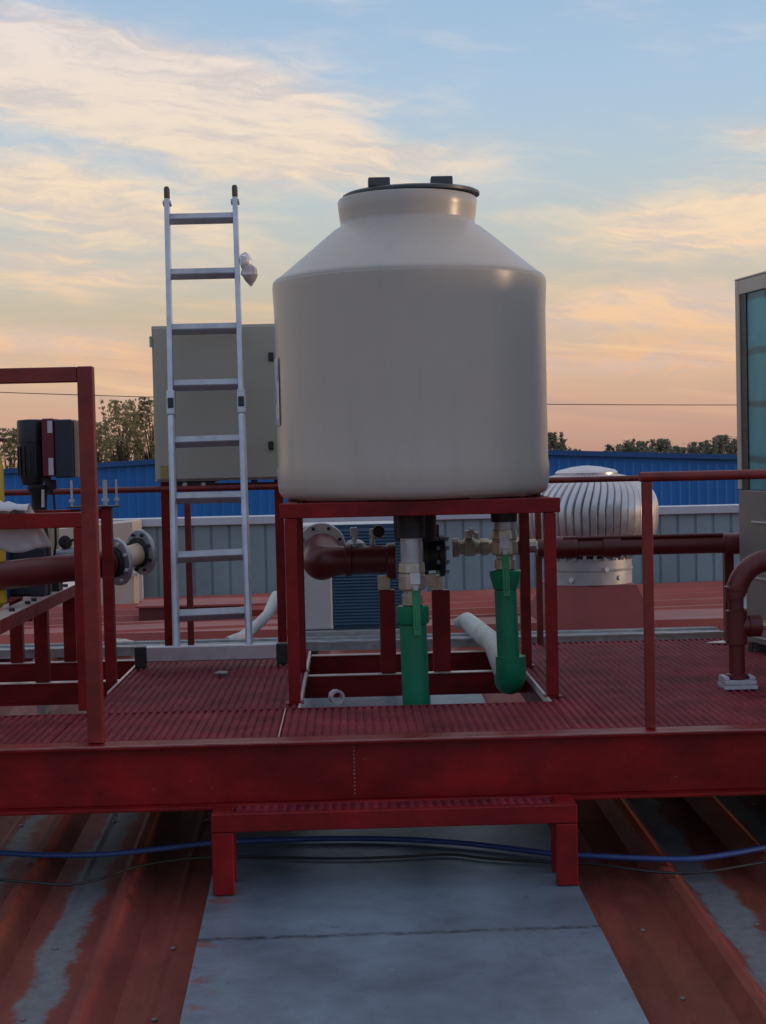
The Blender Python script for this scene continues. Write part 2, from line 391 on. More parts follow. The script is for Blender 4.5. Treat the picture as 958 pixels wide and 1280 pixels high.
# grey walkway sheet lying on the roof ribs, two plates with a gap
def slab_extra(t, co, colr):
    L = t.links.new
    sp = t.nodes.new('ShaderNodeSeparateXYZ'); L(co.outputs['Object'], sp.inputs[0])
    nz = t.nodes.new('ShaderNodeTexNoise'); nz.inputs['Scale'].default_value = 9; nz.inputs['Detail'].default_value = 8; nz.inputs['Roughness'].default_value = .7
    L(co.outputs['Object'], nz.inputs['Vector'])
    r = t.nodes.new('ShaderNodeMapRange'); r.interpolation_type = 'SMOOTHSTEP'; r.inputs[1].default_value = .52; r.inputs[2].default_value = .62; L(nz.outputs[0], r.inputs[0])
    e = t.nodes.new('ShaderNodeMapRange'); e.interpolation_type = 'SMOOTHSTEP'; e.inputs[1].default_value = slab_x0+.16; e.inputs[2].default_value = slab_x0+.02; L(sp.outputs[0], e.inputs[0])
    m_ = t.nodes.new('ShaderNodeMath'); m_.operation = 'MULTIPLY'; L(r.outputs[0], m_.inputs[0]); L(e.outputs[0], m_.inputs[1])
    mx = t.nodes.new('ShaderNodeMix'); mx.data_type = 'RGBA'; L(m_.outputs[0], mx.inputs[0]); L(colr, mx.inputs[6]); mx.inputs[7].default_value = (.20, .10, .10, 1)
    n6 = t.nodes.new('ShaderNodeTexNoise'); n6.inputs['Scale'].default_value = 3.4; n6.inputs['Detail'].default_value = 10; n6.inputs['Roughness'].default_value = .78
    L(co.outputs['Object'], n6.inputs['Vector'])
    r6 = t.nodes.new('ShaderNodeMapRange'); r6.inputs[1].default_value = .32; r6.inputs[2].default_value = .68; r6.inputs[3].default_value = .78; r6.inputs[4].default_value = 1.24; L(n6.outputs[0], r6.inputs[0])
    m6 = t.nodes.new('ShaderNodeMix'); m6.data_type = 'RGBA'; m6.blend_type = 'MULTIPLY'; m6.inputs[0].default_value = 1; L(mx.outputs[2], m6.inputs[6]); L(r6.outputs[0], m6.inputs[7])
    mx = m6
    n4 = t.nodes.new('ShaderNodeTexNoise'); n4.inputs['Scale'].default_value = 14; n4.inputs['Detail'].default_value = 9; n4.inputs['Roughness'].default_value = .75
    L(co.outputs['Object'], n4.inputs['Vector'])
    r4 = t.nodes.new('ShaderNodeMapRange'); r4.interpolation_type = 'SMOOTHSTEP'; r4.inputs[1].default_value = .60; r4.inputs[2].default_value = .68; r4.inputs[4].default_value = .55; L(n4.outputs[0], r4.inputs[0])
    m4 = t.nodes.new('ShaderNodeMix'); m4.data_type = 'RGBA'; L(r4.outputs[0], m4.inputs[0]); L(mx.outputs[2], m4.inputs[6]); m4.inputs[7].default_value = (.05, .06, .075, 1)
    ab = t.nodes.new('ShaderNodeMath'); ab.operation = 'SUBTRACT'; L(sp.outputs[1], ab.inputs[0]); ab.inputs[1].default_value = seam
    ab2 = t.nodes.new('ShaderNodeMath'); ab2.operation = 'MULTIPLY_ADD'; L(nz.outputs[0], ab2.inputs[0]); ab2.inputs[1].default_value = .05; L(ab.outputs[0], ab2.inputs[2])
    ab3 = t.nodes.new('ShaderNodeMath'); ab3.operation = 'SUBTRACT'; L(ab2.outputs[0], ab3.inputs[0]); ab3.inputs[1].default_value = .025
    ab4 = t.nodes.new('ShaderNodeMath'); ab4.operation = 'ABSOLUTE'; L(ab3.outputs[0], ab4.inputs[0])
    rs = t.nodes.new('ShaderNodeMapRange'); rs.interpolation_type = 'SMOOTHSTEP'; rs.inputs[1].default_value = .030; rs.inputs[2].default_value = .009; rs.inputs[4].default_value = .85; L(ab4.outputs[0], rs.inputs[0])
    nb5 = t.nodes.new('ShaderNodeTexNoise'); nb5.inputs['Scale'].default_value = 30; nb5.inputs['Detail'].default_value = 6; nb5.inputs['Roughness'].default_value = .7; L(co.outputs['Object'], nb5.inputs['Vector'])
    rb5 = t.nodes.new('ShaderNodeMapRange'); rb5.inputs[1].default_value = .38; rb5.inputs[2].default_value = .58; rb5.inputs[3].default_value = .15; L(nb5.outputs[0], rb5.inputs[0])
    mu5 = t.nodes.new('ShaderNodeMath'); mu5.operation = 'MULTIPLY'; L(rs.outputs[0], mu5.inputs[0]); L(rb5.outputs[0], mu5.inputs[1])
    fl = t.nodes.new('ShaderNodeMapRange'); fl.inputs[1].default_value = .69; fl.inputs[2].default_value = .75; fl.inputs[4].default_value = .7; L(nb5.outputs[0], fl.inputs[0])
    mfl = t.nodes.new('ShaderNodeMix'); mfl.data_type = 'RGBA'; L(fl.outputs[0], mfl.inputs[0]); L(m4.outputs[2], mfl.inputs[6]); mfl.inputs[7].default_value = (.42, .46, .50, 1)
    m4 = mfl
    m5 = t.nodes.new('ShaderNodeMix'); m5.data_type = 'RGBA'; L(mu5.outputs[0], m5.inputs[0]); L(m4.outputs[2], m5.inputs[6]); m5.inputs[7].default_value = (.035, .04, .05, 1)
    return m5.outputs[2]
a = rot(PL(229, 1260, Z0, Y0, SL)); b = rot(PL(802, 1260, Z0, Y0, SL)); seam = rot(PL(500, 1166, Z0, Y0, SL))[1]
slab_x0, slab_x1 = a[0], b[0]
SLAB = mat('grey_walkway_sheet', (.158, .21, .268), .38, .05, .16, 1.8, .0015, 45, spot=(.09, .12, .16), spot_amt=.7, spot_scale=2.2, spot_lo=.45, spot_hi=.68, extra=slab_extra)
for y0, y1, dz in ((1.0, seam-.004, 0.0), (seam+.004, 9.9, -.003)):
    s_ = MB(); seg = 24; vv = []
    for j in range(seg+1):
        y = y0+(y1-y0)*j/seg
        for x in (slab_x0, slab_x1): vv.append((x, y, slabz(y)+dz+random.uniform(-.001, .001)))
    for j in range(seg+1):
        y = y0+(y1-y0)*j/seg
        for x in (slab_x0, slab_x1): vv.append((x, y, slabz(y)+dz-.010))
    o_ = 2*(seg+1); ff = []
    for j in range(seg):
        q = 2*j; ff += [(q, q+1, q+3, q+2), (o_+q, o_+q+2, o_+q+3, o_+q+1), (q, q+2, o_+q+2, o_+q), (q+1, o_+q+1, o_+q+3, q+3)]
    ff += [(0, o_, o_+1, 1), (2*seg, 2*seg+1, o_+2*seg+1, o_+2*seg)]
    s_.add(vv, ff)
    so = obj('walkway', s_, SLAB); so.rotation_euler.z = ROTV; struct(so)

# ------------------------------------------------------------------ parapet wall, blue building
PY = 14.3
wall = thing('parapet_wall', 'low grey corrugated metal wall with pale capping behind the roof', 'wall', (0, PY, -.3))
wb = MB(); pr = []; x = -8.0
zt = 0.545
while x < 9:
    pr += [(x, 0), (x+.13, 0), (x+.137, .014), (x+.151, .014), (x+.158, 0)]; x += .165
n = len(pr); vv = [(x, PY+y, z) for z in (-.35, zt-.05) for x, y in pr]
wb.add(vv, [(i, i+1, i+1+n, i+n) for i in range(n-1)])
obj('corrugated_sheet', wb, mat('grey_blue_sheet', (.21, .31, .36), .42, .05, .12, 2.5, .001, 30, spot=(.16, .24, .29), spot_amt=.5, spot_scale=2), wall)
cb = MB().box(-8, 9, PY-.05, PY+.25, zt-.07, zt)
obj('capping', cb, mat('pale_capping', (.44, .51, .60), .4, .1, .06, 3), wall, bevel=.004)

BY = 30.0
pk = W(456, 560, BY); e1 = W(6, 589, BY); e2 = W(924, 571.5, BY)
sl1 = (pk.z-e1.z)/(pk.x-e1.x); sl2 = (e2.z-pk.z)/(e2.x-pk.x)
xl, xr = -22.0, 24.0
zl = pk.z+sl1*(xl-pk.x); zr = pk.z+sl2*(xr-pk.x)
bd = thing('warehouse', 'low wide bright blue metal warehouse gable beyond the grey wall', 'building', (pk.x, BY, -6.5))
bb = MB(); pr = []; x = xl
while x < xr:
    pr += [(x, 0), (x+.12, 0), (x+.135, -.006), (x+.165, -.006), (x+.18, 0)]; x += .18
def topz(x): return (pk.z+sl1*(x-pk.x)) if x < pk.x else (pk.z+sl2*(x-pk.x))
n = len(pr); vv = [(x, BY+y, -6.5) for x, y in pr]+[(x, BY+y, topz(x)-.04) for x, y in pr]
bb.add(vv, [(i, i+1, i+1+n, i+n) for i in range(n-1)])
BLUE = mat('blue_sheet_paint', (.004, .135, .45), .42, 0, .10, .8, 0, spot=(.004, .105, .36), spot_amt=.5, spot_scale=.7, stretch=(1, 1, .25))
obj('wall', bb, BLUE, bd)
rf = MB()
rf.prism([(xl-.2, topz(xl)-.05), (pk.x, pk.z-.05), (xr+.2, topz(xr)-.05), (xr+.2, topz(xr)+.03), (pk.x, pk.z+.05), (xl-.2, topz(xl)+.03)], BY-.12, BY+26)
obj('roof', rf, mat('blue_roof_paint', (.010, .075, .25), .45, 0, .1, .5), bd)

# ------------------------------------------------------------------ trees
LEAFM = {}
def leafmat(name, c, c2):
    m_ = mat(name, c, .75, 0, .45, 1.3, 0, spot=c2, spot_amt=.8, spot_scale=1.7, spot_lo=.45, spot_hi=.6, spec=.2)
    t = m_.node_tree; bs = t.nodes['Principled BSDF']; out = t.nodes['Material Output']
    tl = t.nodes.new('ShaderNodeBsdfTranslucent'); mx = t.nodes.new('ShaderNodeMixShader'); mx.inputs[0].default_value = .45
    t.links.new(bs.inputs['Base Color'].links[0].from_socket, tl.inputs[0])
    t.links.new(bs.outputs[0], mx.inputs[1]); t.links.new(tl.outputs[0], mx.inputs[2]); t.links.new(mx.outputs[0], out.inputs[0])
    return m_
BARK = mat('bark', (.09, .07, .05), .9, 0, .3, 6)
def tree(label, base, height, width, leafm, nleaf, leaf, clumps=40, seed=0, group=None, ch=3.0, spiky=.3, name='tree', sig=.16):
    # trunk and limbs, crown of many small leaves gathered in clumps through a dome-shaped volume
    rnd = random.Random(seed)
    t = thing(name, label, 'tree', base, group)
    tr = MB(); cl = MB(); bx, by, bz = base; zc_ = bz+height-ch*.55
    fork = Vector((bx, by, bz+height-ch*1.05))
    tr.tube([(bx, by, bz), (bx+.08, by, bz+height*.4), fork, (bx, by, zc_+ch*.2)], [.20, .15, .11, .03], 8)
    tips = []
    for k in range(clumps):
        a_ = rnd.uniform(0, 6.283); u_ = rnd.uniform(-.75, 1.0); rr = math.sqrt(max(0, 1-u_*u_))*rnd.uniform(.45, 1.0)
        top = u_*ch*.5*rnd.uniform(.75, 1.0)
        p = Vector((bx+math.cos(a_)*rr*width*.5, by+math.sin(a_)*rr*width*.5, zc_+top))
        tips.append((p, sig*width*rnd.uniform(.5, 1.1), 1.0))
        m_ = fork.lerp(p, .55)+Vector((0, 0, ch*.08))
        tr.tube([fork.lerp(p, .05), m_, p], [.022, .014, .004], 5)
        if rnd.random() < spiky:
            for q in range(4): tips.append((p+Vector((rnd.uniform(-.05, .05)*width, 0, ch*.07*(q+1)*(1 if u_ > 0 else .4))), sig*width*.34, .6))
    for k in range(nleaf):
        p, sg, w_ = rnd.choice(tips)
        q = p + Vector((rnd.gauss(0, sg*.8), rnd.gauss(0, sg*.8), rnd.gauss(0, sg*.8)))
        if q.z > bz+height: continue
        d1 = Vector((rnd.gauss(0, 1), rnd.gauss(0, 1), rnd.gauss(0, 1))).normalized()
        d2 = d1.orthogonal().normalized(); d2.rotate(Matrix.Rotation(rnd.uniform(0, 6.28), 3, d1)); s = leaf*rnd.uniform(.6, 1.4)
        d3 = d1.cross(d2)
        cl.add([q-d2*s, q+d3*s*.5, q+d2*s, q-d3*s*.5], [(0,1,2,3)])
    obj('trunk', tr, BARK, t, True)
    obj('crown', cl, leafm, t)
    return t
LF1 = leafmat('olive_leaves', (.36, .33, .17), (.46, .37, .20))
LF2 = leafmat('dark_leaves', (.27, .27, .20), (.34, .31, .24))
def tree_at(pxx, ytop, Yd, wpx, label, seed, lf, nleaf, leaf, clumps, group, ch, spiky, sig):
    p = W(pxx, ytop, Yd)
    return tree(label, (p.x, Yd, -6.5), p.z+6.5, px(wpx, Yd), lf, nleaf, leaf, clumps, seed, group, ch, spiky, 'tree', sig)
GL = 'leafy trees behind the warehouse at left'
for x_, y_, w_, lab, n_ in ((152, 500, 62, 'airy olive green tree just right of the tall guard post', 1), (190, 497, 60, 'airy olive green tree whose top meets the cabinet edge', 2),
                        (122, 528, 50, 'shorter olive tree half hidden by the tall guard post', 3), (13, 536, 50, 'small olive tree between yellow vessel and black pump motor', 4),
                        (-45, 515, 70, 'olive tree at the left picture edge behind the yellow vessel', 5)):
    tree_at(x_, y_, 60+n_, w_, lab, n_, LF1, 4600, .058, 70, GL, 3.4, .85, .085)
GR = 'distant trees along the warehouse roof at right'
rt = [(691, 541, 26, 'small dark tree tip right beside the tank'), (709, 556, 26, 'lowest bush top just above the turbine vent'),
      (768, 556, 30, 'squat tree left of the pair of spiky tops'), (785, 549, 24, 'tree with spiky top left of the middle of the far row'),
      (799, 552, 26, 'narrow tree with twin tips in the far row'), (830, 549, 36, 'rounded tree in the middle of the far row'),
      (813, 559, 30, 'low bush in the dip left of the rounded middle tree'), (849, 559, 30, 'low bush in the dip right of the rounded middle tree'),
      (866, 553, 32, 'flat topped tree right of the far row middle'), (889, 547, 26, 'taller tree beside the big dark crown'),
      (909, 544, 42, 'big dark crown next to the chiller'), (936, 546, 36, 'dark crown partly behind the chiller post')]
for i, (x_, y_, w_, lab) in enumerate(rt):
    tree_at(x_, y_, 95+i % 3*4, w_*1.25, lab, 20+i, LF2, 4200, .09, 44, GR, 3.0, .3, .12)

# power line, sagging far beyond the trees
wl = MB(); pts = []
for i in range(61):
    q = i/60; x_ = -300+1600*q
    y_ = 478+ (487-478)*0 + (25*q) + 14*(1-(2*q-1)**2)*0.9
    pts.append(W(x_, y_, 44))
wl.tube(pts, .012, 6)
tag(obj('power_line', wl, BLACK), 'thin dark overhead cable strung across the sunset sky', 'cable')

# ------------------------------------------------------------------ steel platform
YF, YB = 5.86, 8.72
XL, XR = -3.3, 3.4
plat = thing('steel_platform', 'dark red steel platform of beams and ribbed grating carrying the tank', 'platform', (0, YF, -.25))
fb = MB()
fb.box(XL, XR, YF-.005, YF+.11, -.014, 0)              # top flange
fb.box(XL, XR, YF+.045, YF+.055, -.236, -.014)         # web
fb.box(XL, XR, YF-.010, YF+.11, -.25, -.236)           # bottom flange
wx = W(443, 950, YF+.045).x
ebm = obj('edge_beam', fb, RED, plat, bevel=.003)
EDGE_PALE = mat('pale_edge_paint', (.30, .11, .11), .4, 0, .3, 9, spot=(.22, .02, .02), spot_amt=.7, spot_scale=5)
obj('rubbed_edge_sheen', MB().box(XL, XR, YF-.008, YF+.004, -.004, .0015), EDGE_PALE, ebm)  # pale strip: rubbed paint and reflected sky put into one colour
for k in range(13): obj('weld_bead', MB().box(wx-.003-random.uniform(0, .002), wx+.003, YF+.0405, YF+.0455, -.215+k*.0148, -.215+k*.0148+random.uniform(.004, .009)), EDGE_PALE, ebm)
xlo = Fz(150, 853).x                                    # right edge of the left opening
xm0 = Fz(375, 872).x; xm1 = Fz(684, 869).x              # middle opening
YO = 6.66
for yb_, hh in ((7.84, .105), (8.64, .12)):
    b_ = MB(); b_.box(XL, XR, yb_, yb_+.05, -.010, 0) if False else None
    b_.box(XL, XR, yb_-.005, yb_+.055, -.042, -.034); b_.box(XL, XR, yb_, yb_+.008, -hh-.03, -.042); b_.box(XL, XR, yb_-.003, yb_+.05, -hh-.038, -hh-.03)
    obj('cross_beam', b_, RED, plat, bevel=.002)
for xx in (XL+.05, xlo+.03, xm0-.05, xm1+.05, XR-.06):
    obj('side_beam', MB().box(xx-.03, xx+.03, YF+.115, YB-.03, -.19, -.045), RED, plat, bevel=.003)
def grating(x0, x1, y0, y1, zt=0.0, parent=None, name='grating'):
    b_ = MB(); nr9 = max(1, round((x1-x0)/.034)); ptc = (x1-x0)/nr9; amp = .010; pr = []
    for k9 in range(nr9):
        x_ = x0+k9*ptc
        pr += [(x_+.003, -amp), (x_+.008, -amp*.25), (x_+.013, 0), (x_+.021, 0), (x_+.026, -amp*.25), (x_+.031, -amp)]
    # serrated ribs: crest height steps a little along the run
    ny = max(2, int((y1-y0)/.045)); n = len(pr); vv = []
    for k in range(ny*2+1):
        y_ = y0+(y1-y0)*k/(ny*2); d_ = .0025 if k % 2 else 0.0
        for x_, z_ in pr: vv.append((x_, y_, zt+z_-(d_ if z_ > -amp*.5 else 0)))
    b_.add(vv, [(i+k*n, i+1+k*n, i+1+(k+1)*n, i+(k+1)*n) for k in range(ny*2) for i in range(n-1)])
    b_.box(x0, x1, y0, y0+.005, zt-.031, zt-.001); b_.box(x0, x1, y1-.005, y1, zt-.031, zt-.001)
    b_.box(x0, x0+.003, y0+.005, y1-.005, zt-.031, zt-.001); b_.box(x1-.004, x1, y0+.005, y1-.005, zt-.031, zt-.001)
    return obj(name, b_, GRAT, parent or plat)
s1x = Fz(75, 915).x; s2x = Fz(353, 905).x
grating(XL, s1x-.003, YF+.115, YO); grating(s1x, s2x-.004, YF+.115, YO); grating(s2x, xm1-.003, YF+.115, YO)
grating(xlo, xm0, YO+.002, YB)
grating(xm1, XR, YF+.115, YB)
# pale bars on opening edges and seams: wear and sky reflection put into colour
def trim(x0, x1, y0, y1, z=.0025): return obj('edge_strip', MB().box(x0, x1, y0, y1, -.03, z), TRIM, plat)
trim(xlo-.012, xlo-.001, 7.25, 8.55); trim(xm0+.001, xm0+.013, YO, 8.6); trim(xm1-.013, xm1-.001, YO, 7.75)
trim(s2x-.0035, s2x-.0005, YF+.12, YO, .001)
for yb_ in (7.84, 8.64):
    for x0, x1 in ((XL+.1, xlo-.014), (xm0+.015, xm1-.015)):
        obj('flange_sheen', MB().box(x0, x1, yb_-.004, yb_+.052, -.0335, -.030), TRIM, plat)  # pale plate carries the sky reflection on the flange top as colour

# low step below the platform edge
SY0, SY1, ST = 5.655, 5.845, -.222
stx0, stx1 = W(264, 1030, SY0).x, W(722, 1020, SY0).x
fz = slabz(SY0)+.0
stp = thing('access_step', 'low red steel step with grating tread below the platform beam', 'step', ((stx0+stx1)/2, SY0, fz))
fr = MB(); q = .068
fr.box(stx0, stx1, SY0, SY0+.032, ST-q, ST); fr.box(stx0, stx1, SY1-.03, SY1, ST-q, ST)
fr.box(stx0, stx0+.075, SY0+.033, SY1-.031, ST-q, ST); fr.box(stx1-.075, stx1, SY0+.033, SY1-.031, ST-q, ST)
obj('frame', fr, RED, stp, bevel=.004)
grating(stx0+.076, stx1-.076, SY0+.034, SY1-.032, ST-.004, stp, 'tread')
for x0 in (stx0, stx1-.078):
    obj('leg', MB().box(x0, x0+.078, SY0+.001, SY0+.05, fz, ST-q-.002), RED, stp, bevel=.004)
    obj('leg', MB().box(x0+.002, x0+.075, SY1-.035, SY1-.002, slabz(SY1), ST-q-.002), RED, stp, bevel=.004)

# ------------------------------------------------------------------ tank stand and tank
SF, SB = 6.80, 7.80
lx0, lx1 = W(366, 760, SF).x, W(689, 750, SF).x
std = thing('tank_stand', 'four legged dark red steel stand under the beige water tank', 'stand', ((lx0+lx1)/2, (SF+SB)/2, 0))
ZT = .872; w = .05
for X_ in (lx0, lx1):
    for y_ in (SF, SB):
        obj('leg', MB().box(X_-w/2, X_+w/2, y_-w/2, y_+w/2, .004, ZT-.066), RED, std, bevel=.004)
        obj('foot_plate', MB().box(X_-.04, X_+.04, y_-.04, y_+.04, .0, .004), RED, std)
for y_ in (SF, SB): obj('beam', MB().box(lx0-w/2-.02, lx1+w/2+.02, y_-w/2, y_+w/2, ZT-.065, ZT), RED, std, bevel=.004)
for X_ in (lx0, (lx0+lx1)/2-.2, (lx0+lx1)/2+.2, lx1): obj('beam', MB().box(X_-w/2, X_+w/2, SF+w/2+.001, SB-w/2-.001, ZT-.064, ZT-.001), RED, std, bevel=.004)

TY = 7.36
tcx = (W(342, 480, TY).x + W(687, 470, TY).x)/2 - .003
TR = (W(686, 480, TY).x - W(344, 480, TY).x)/2*.992
tank = thing('water_tank', 'large beige plastic water tank with cone top and dark lid', 'water tank', (tcx, TY, ZT))
zsh = 1.07+px(569-352, TY); znb = 1.07+px(569-285, TY); znt = 1.07+px(569-252, TY)
nr = px(84.5, TY)
def drip(t, co, colr):
    mp = t.nodes.new('ShaderNodeMapping'); mp.inputs['Scale'].default_value = (7, 7, .5); t.links.new(co.outputs['Object'], mp.inputs[0])
    n = t.nodes.new('ShaderNodeTexNoise'); n.inputs['Scale'].default_value = 2.4; n.inputs['Detail'].default_value = 9; n.inputs['Roughness'].default_value = .7; t.links.new(mp.outputs[0], n.inputs['Vector'])
    r = t.nodes.new('ShaderNodeMapRange'); r.inputs[1].default_value = .50; r.inputs[2].default_value = .72; r.inputs[4].default_value = .15; t.links.new(n.outputs[0], r.inputs[0])
    mx = t.nodes.new('ShaderNodeMix'); mx.data_type = 'RGBA'; t.links.new(r.outputs[0], mx.inputs[0]); t.links.new(colr, mx.inputs[6]); mx.inputs[7].default_value = (.30, .27, .235, 1)
    n2 = t.nodes.new('ShaderNodeTexNoise'); n2.inputs['Scale'].default_value = 22; n2.inputs['Detail'].default_value = 8; n2.inputs['Roughness'].default_value = .7; t.links.new(co.outputs['Object'], n2.inputs['Vector'])
    r2 = t.nodes.new('ShaderNodeMapRange'); r2.inputs[1].default_value = .64; r2.inputs[2].default_value = .74; r2.inputs[4].default_value = .35; t.links.new(n2.outputs[0], r2.inputs[0])
    m2 = t.nodes.new('ShaderNodeMix'); m2.data_type = 'RGBA'; t.links.new(r2.outputs[0], m2.inputs[0]); t.links.new(mx.outputs[2], m2.inputs[6]); m2.inputs[7].default_value = (.27, .24, .20, 1)
    return m2.outputs[2]
TANK = mat('beige_plastic', (.50, .462, .405), .29, 0, .04, 1.4, .004, 2.6, spot=(.41, .38, .345), spot_amt=.4, spot_scale=1.3, rvar=.12, extra=drip)
tb = MB()
P = [(TR-.10, .002), (TR-.058, .003), (TR-.035, .009), (TR-.016, .022), (TR-.006, .042), (TR-.002, .07), (TR, .14), (TR-.004, .17), (TR-.005, .45)]
hsh = zsh-ZT
P += [(TR-.004, hsh-.16), (TR+.001, hsh-.05), (TR+.0015, hsh-.03), (TR+.0015, hsh-.018), (TR-.001, hsh-.015), (TR-.001, hsh-.006), (TR-.010, hsh+.006), (TR-.03, hsh+.018)]
hn = znb-ZT
P += [(nr+.03, hn-.018), (nr+.004, hn-.004), (nr-.003, hn+.006), (nr-.003, hn+.02), (nr+.004, hn+.07), (nr+.008, znt-ZT-.01), (nr+.004, znt-ZT)]
P += [(nr-.02, znt-ZT+.001)]
tb.lathe(P, (tcx, TY, ZT), n=96)
obj('body', tb, TANK, tank, True)
oc = W(519, 660, 7.25)
obj('outlet', MB().lathe([(.09, ZT-.20), (.10, ZT-.17), (.10, ZT-.08), (.115, ZT-.075), (.115, ZT-.03), (.09, ZT-.002)], (oc.x, 7.25, 0), n=32), DARK, tank, True)
lidc = Vector((tcx+px(5, TY), TY, znt+.012))
ax = Vector((-.012, -.02, 1)).normalized()
lr = px(84, TY)
LIDM = mat('dark_grey_lid', (.055, .065, .075), .42, 0, .15, 6)
lid = obj('lid', MB().lathe([(lr-.01, -.005), (lr+.004, 0), (lr+.004, .012), (lr-.012, .02), (lr*.7, .028), (lr*.3, .03), (.01, .03)], lidc, ax, 64), LIDM, tank, True)
for xx in (474, 552):
    c_ = W(xx, 232, TY-.19)
    l_ = MB(); l_.box(c_.x-.050, c_.x+.050, TY-.23, TY-.15, lidc.z+.016, lidc.z+.058)
    obj('lug', l_, LIDM, lid, bevel=.006)
# sticker wrapped on the far left flank
lb = MB(); vv = []; nn = 14
for j in range(nn+1):
    a_ = R(196-18*(j/nn))
    for z_ in (ZT+.35, ZT+.66): vv.append((tcx+math.cos(a_)*(TR+.0005), TY+math.sin(a_)*(TR+.0005), z_))
lb.add(vv, [(2*j, 2*j+2, 2*j+3, 2*j+1) for j in range(nn)])
obj('sticker', lb, mat('white_blue_sticker', (.52, .55, .57), .35, 0, .05, 6, spot=(.10, .25, .42), spot_amt=.8, spot_scale=5, spot_lo=.52, spot_hi=.56), tank)

# ------------------------------------------------------------------ guard rails
gr1 = thing('guard_rail', 'tall dark red square-tube guard rail on the platform edge at left', 'guard rail', (W(121, 930, YF+.1).x, YF+.1, 0))
yy = YF+.09; s = .058
x1 = W(121, 930, yy).x; ztp = W(100, 468, yy).z
for X_ in (x1, -2.75): obj('post', MB().box(X_-s/2, X_+s/2, yy-s/2, yy+s/2, .002, ztp+s/2), REDR, gr1, bevel=.004)
obj('top_rail', MB().box(-3.2, x1-s/2-.001, yy-s/2+.001, yy+s/2-.001, ztp-s/2, ztp+s/2-.001), REDR, gr1, bevel=.004)

gr2 = thing('guard_rail', 'slim red guard rail on the platform front edge at right', 'guard rail', (W(813, 910, YF+.09).x, YF+.09, 0))
s = .037; x2 = W(813.5, 905, yy).x; zr_ = W(880, 594.5, yy).z
for X_ in (x2, 3.1): obj('post', MB().box(X_-s/2, X_+s/2, yy-s/2, yy+s/2, .002, zr_-.019), REDR, gr2, bevel=.003)
obj('top_rail', MB().tube([(x2-.026, yy, zr_), (3.3, yy, zr_)], .019, 16), REDR, gr2, True)

YR = 8.68
gr3 = thing('rear_guard_rail', 'low dark red pipe rail along the far edge of the platform', 'guard rail', (0, YR, 0))
zrr = W(100, 614, YR).z
obj('top_rail', MB().tube([(-3.3, YR, zrr), (2.0, YR, zrr)], .017, 14), REDR, gr3, True)
for xx in (-190, 237, 674, 1010):
    X_ = W(xx, 720, YR).x
    obj('post', MB().box(X_-.017, X_+.017, YR-.017, YR+.017, .002, zrr-.015), REDR, gr3, bevel=.002)

# pipe rack: square frame around the pump opening
yb1, yb2 = 6.74, 7.62
rk = thing('pipe_rack', 'red square-tube rack frame behind the tall guard post', 'frame', (-1.5, yb1, 0))
s = .066; xb = W(107, 800, yb1).x; zb = W(50, 651, yb1).z
xc = W(137, 760, yb2).x; zc = W(130, 642, yb2).z
obj('post', MB().box(xb-s/2, xb+s/2, yb1-s/2, yb1+s/2, .003, zb-s/2), RED, rk, bevel=.004)
obj('rail', MB().box(-3.1, xb+s/2, yb1-s/2, yb1+s/2, zb-s/2+.001, zb+s/2), RED, rk, bevel=.004)
obj('post', MB().box(xc-.026, xc+.026, yb2-.026, yb2+.026, -.03, zc+.03), RED, rk, bevel=.004)
obj('rail', MB().box(-3.1, xc-.027, yb2-.024, yb2+.024, zc-.024, zc+.024), RED, rk, bevel=.004)
pl = obj('plate', MB().box(W(87, 633, yb2).x, W(149, 633, yb2).x, yb2-.06, yb2+.06, zc+.031, zc+.039), DARK, rk, bevel=.002)
for xx, dy in ((92, -.04), (129, .04), (135, -.04), (145, .03)):
    p0 = W(xx, 632, yb2)
    rd = MB().tube([(p0.x, yb2+dy, zc+.039), (p0.x, yb2+dy, zc+.165)], .0055, 8); rd.lathe([(.013, 0), (.013, .014)], (p0.x, yb2+dy, zc+.06), n=6)
    obj('threaded_rod', rd, GALV, pl)

# ------------------------------------------------------------------ ladder leaning on the cabinet
lad = thing('ladder', 'aluminium extension ladder leaning on the grey control cabinet', 'ladder', (W(266, 815, 8.14).x, 8.14, 0))
YB0, YT0 = 8.14, 8.72
def ladY(py): return YB0 + (YT0-YB0)*(815-py)/(815-230)
Lb, Lt = W(221, 812, YB0), W(209, 250, ladY(250)); Rb, Rt = W(312, 810, YB0), W(294, 248, ladY(248))
ldir = (Lt-Lb).normalized()
nrm = Vector((0, -ldir.z, ldir.y)).normalized()     # towards the viewer and up
up_ = nrm
for A, B in ((Lb, Lt), (Rb, Rt)):
    obj('stile', MB().bar(A, B, .028, .062, up=nrm), ALU, lad, bevel=.005)
    mid = A.lerp(B, .515)
    o2 = MB().bar(A+nrm*.0-Vector((0,0,0)), mid, .036, .05, up=nrm)
    obj('outer_stile', o2, ALU, lad, bevel=.004)
    cl_ = MB().bar(A.lerp(B, .505), A.lerp(B, .56), .044, .072, up=nrm)
    obj('section_bracket', cl_, GALV, lad, bevel=.006)
    obj('section_clamp', MB().bar(A.lerp(B, .520)+nrm*.012, A.lerp(B, .542)+nrm*.012, .032, .064, up=nrm), BLACK, lad, bevel=.004)
    tp = B+(B-A).normalized()*.075
    obj('rubber_tip', MB().bar(B+(B-A).normalized()*.001, tp, .030, .05, up=nrm), mat('brown_rubber', (.09, .075, .06), .7, 0, .2, 20), lad, bevel=.012)
    obj('end_bracket', MB().bar(B-(B-A).normalized()*.03, B-(B-A).normalized()*.012, .046, .055, up=nrm), GALV, lad, bevel=.003)
